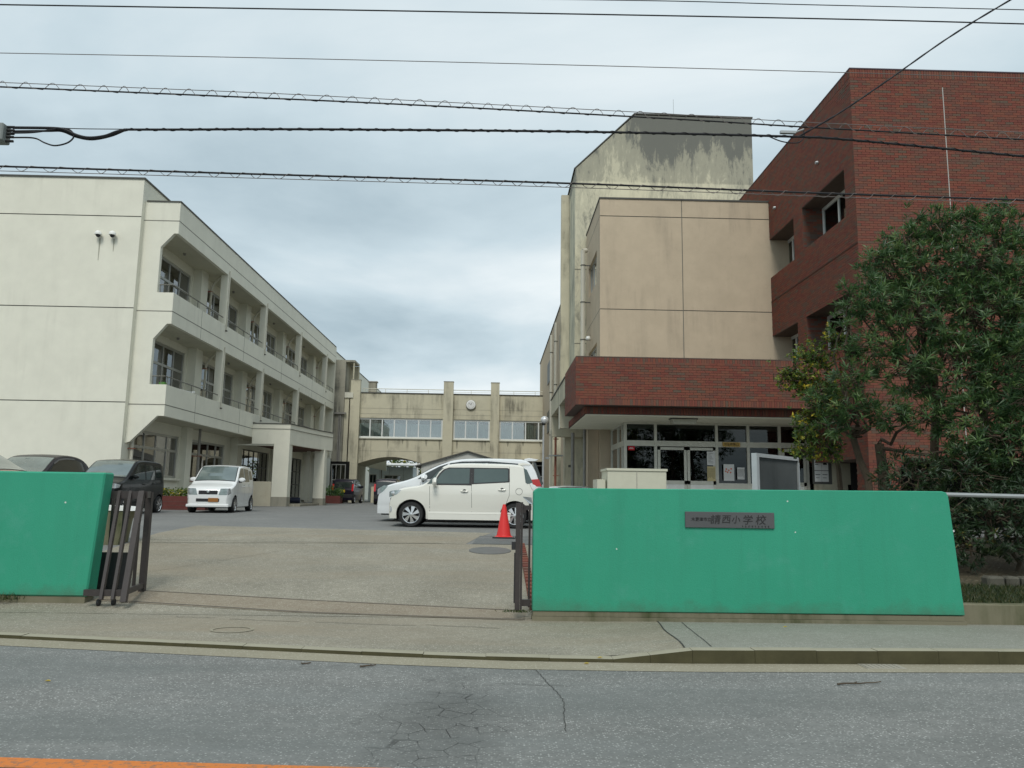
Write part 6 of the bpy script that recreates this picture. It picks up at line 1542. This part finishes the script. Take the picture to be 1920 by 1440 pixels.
wire('telephone_cable', 'cable with tall wavy lashing arches, upper of the looped pair', [(-9, Y8, 6.18), (-5.8, Y8, 6.13), (-1.49, Y8, 6.05), (1.94, Y8, 5.95), (3.52, Y8, 5.89), (6.18, Y8, 5.80), (10, Y8, 5.66)], .009, spiral=(.072, .265, 1, .0038), msg=[(-9, Y8, 6.23), (-5.81, Y8, 6.185), (-2.86, Y8, 6.14), (-1.49, Y8, 6.105), (1.63, Y8, 6.02), (3.52, Y8, 5.95), (6.19, Y8, 5.89), (10, Y8, 5.8)])
wire('telephone_cable', 'thick black cable bending down at its left end from a splice box', [(-4.34, Y8, 5.645), (-3.6, Y8, 5.665), (-2.83, Y8, 5.69), (-1.48, Y8, 5.72), (1.0, Y8, 5.76), (3.32, Y8, 5.765), (4.14, Y8, 5.74), (6.17, Y8, 5.59), (10, Y8, 5.3)], .0135, spiral=(0, .20, 0, .004))
wire('telephone_cable', 'lowest black cable with small drooping lashing loops', [(-9, Y8, 5.18), (-5.69, Y8, 5.165), (-2.8, Y8, 5.145), (.63, Y8, 5.125), (3.49, Y8, 5.08), (6.12, Y8, 5.05), (10, Y8, 5.0)], .011, spiral=(.05, .27, -1, .0036), msg=[(-9, Y8, 5.13), (-5.69, Y8, 5.11), (-2.79, Y8, 5.095), (.63, Y8, 5.075), (3.49, Y8, 5.04), (6.12, Y8, 5.01), (10, Y8, 4.96)])
sx = thing('splice_box', 'grey cable splice box at the left picture edge with black cables', 'splice box', (-5.75, 8.5, 5.55))
q = MB(); q.box(-6.15, -5.66, 8.42, 8.58, 5.45, 5.66); q.build('housing', plain('box grey', (.22, .24, .23), .6), sx, bevel=.012)
q = MB()
for k, z_ in enumerate((5.64, 5.60, 5.56, 5.52, 5.47)): q.tube([(-5.68, 8.5, z_), (-5.58, 8.5, z_)], .016, 8)
q.build('cable_glands', rubber, sx)
for pts, r_ in (([(-5.6, 8.5, 5.635), (-5.14, 8.5, 5.64), (-5.0, 8.5, 5.62), (-4.86, 8.5, 5.56), (-4.72, 8.5, 5.535), (-4.55, 8.5, 5.56), (-4.42, 8.5, 5.615), (-4.30, 8.5, 5.645)], .016),
                ([(-5.6, 8.52, 5.60), (-5.2, 8.52, 5.615), (-5.05, 8.52, 5.615), (-4.88, 8.52, 5.55), (-4.7, 8.52, 5.525), (-4.5, 8.52, 5.57), (-4.35, 8.52, 5.64)], .012),
                ([(-5.6, 8.48, 5.56), (-5.35, 8.48, 5.575), (-5.1, 8.48, 5.62)], .010),
                ([(-5.6, 8.5, 5.515), (-5.35, 8.5, 5.515), (-5.22, 8.5, 5.46), (-5.1, 8.5, 5.43), (-4.96, 8.5, 5.47), (-4.90, 8.5, 5.55), (-4.96, 8.5, 5.63), (-5.1, 8.5, 5.645)], .009),
                ([(-5.1, 8.5, 5.645), (-4.8, 8.5, 5.642), (-4.34, 8.5, 5.65)], .005)):
    q = MB(); q.tube(catm(pts, 6), r_, 6); q.build('cable_tail', cable_m, sx, smooth=True)
dp = thing('drop_cable', 'twisted drop cable rising steeply to the upper right', 'cable', (3.5, 8.5, 5.76))
C_ = catm([(3.50, 8.5, 5.77), (3.97, 8.5, 6.06), (4.56, 8.5, 6.48), (5.37, 8.5, 7.08), (6.15, 8.5, 7.59), (8, 8.5, 8.75)], 24)
for s_ in (0, math.pi):
    q = MB(); q.tube([p + Vector((math.cos(i * .45 + s_) * .008, math.sin(i * .45 + s_) * .010, math.cos(i * .45 + s_) * .008)) for i, p in enumerate(C_)], .009, 5); q.build('twisted_strand', cable_m, dp, smooth=True)
q = MB(); q.tube(catm([(3.12, 8.5, 5.77), (3.3, 8.5, 5.70), (3.48, 8.5, 5.69), (3.56, 8.5, 5.76), (3.56, 8.5, 5.84)], 6), .007, 6); q.build('slack_loop', cable_m, dp, smooth=True)
q = MB(); q.box(3.28, 3.46, 8.48, 8.52, 5.80, 5.83); q.tube([(3.46, 8.5, 5.82), (3.56, 8.5, 5.86)], .010, 6); q.build('clamp', steel, dp)

print('objects', len(bpy.data.objects), 'tris', sum(len(p.vertices) - 2 for m in bpy.data.meshes for p in m.polygons))
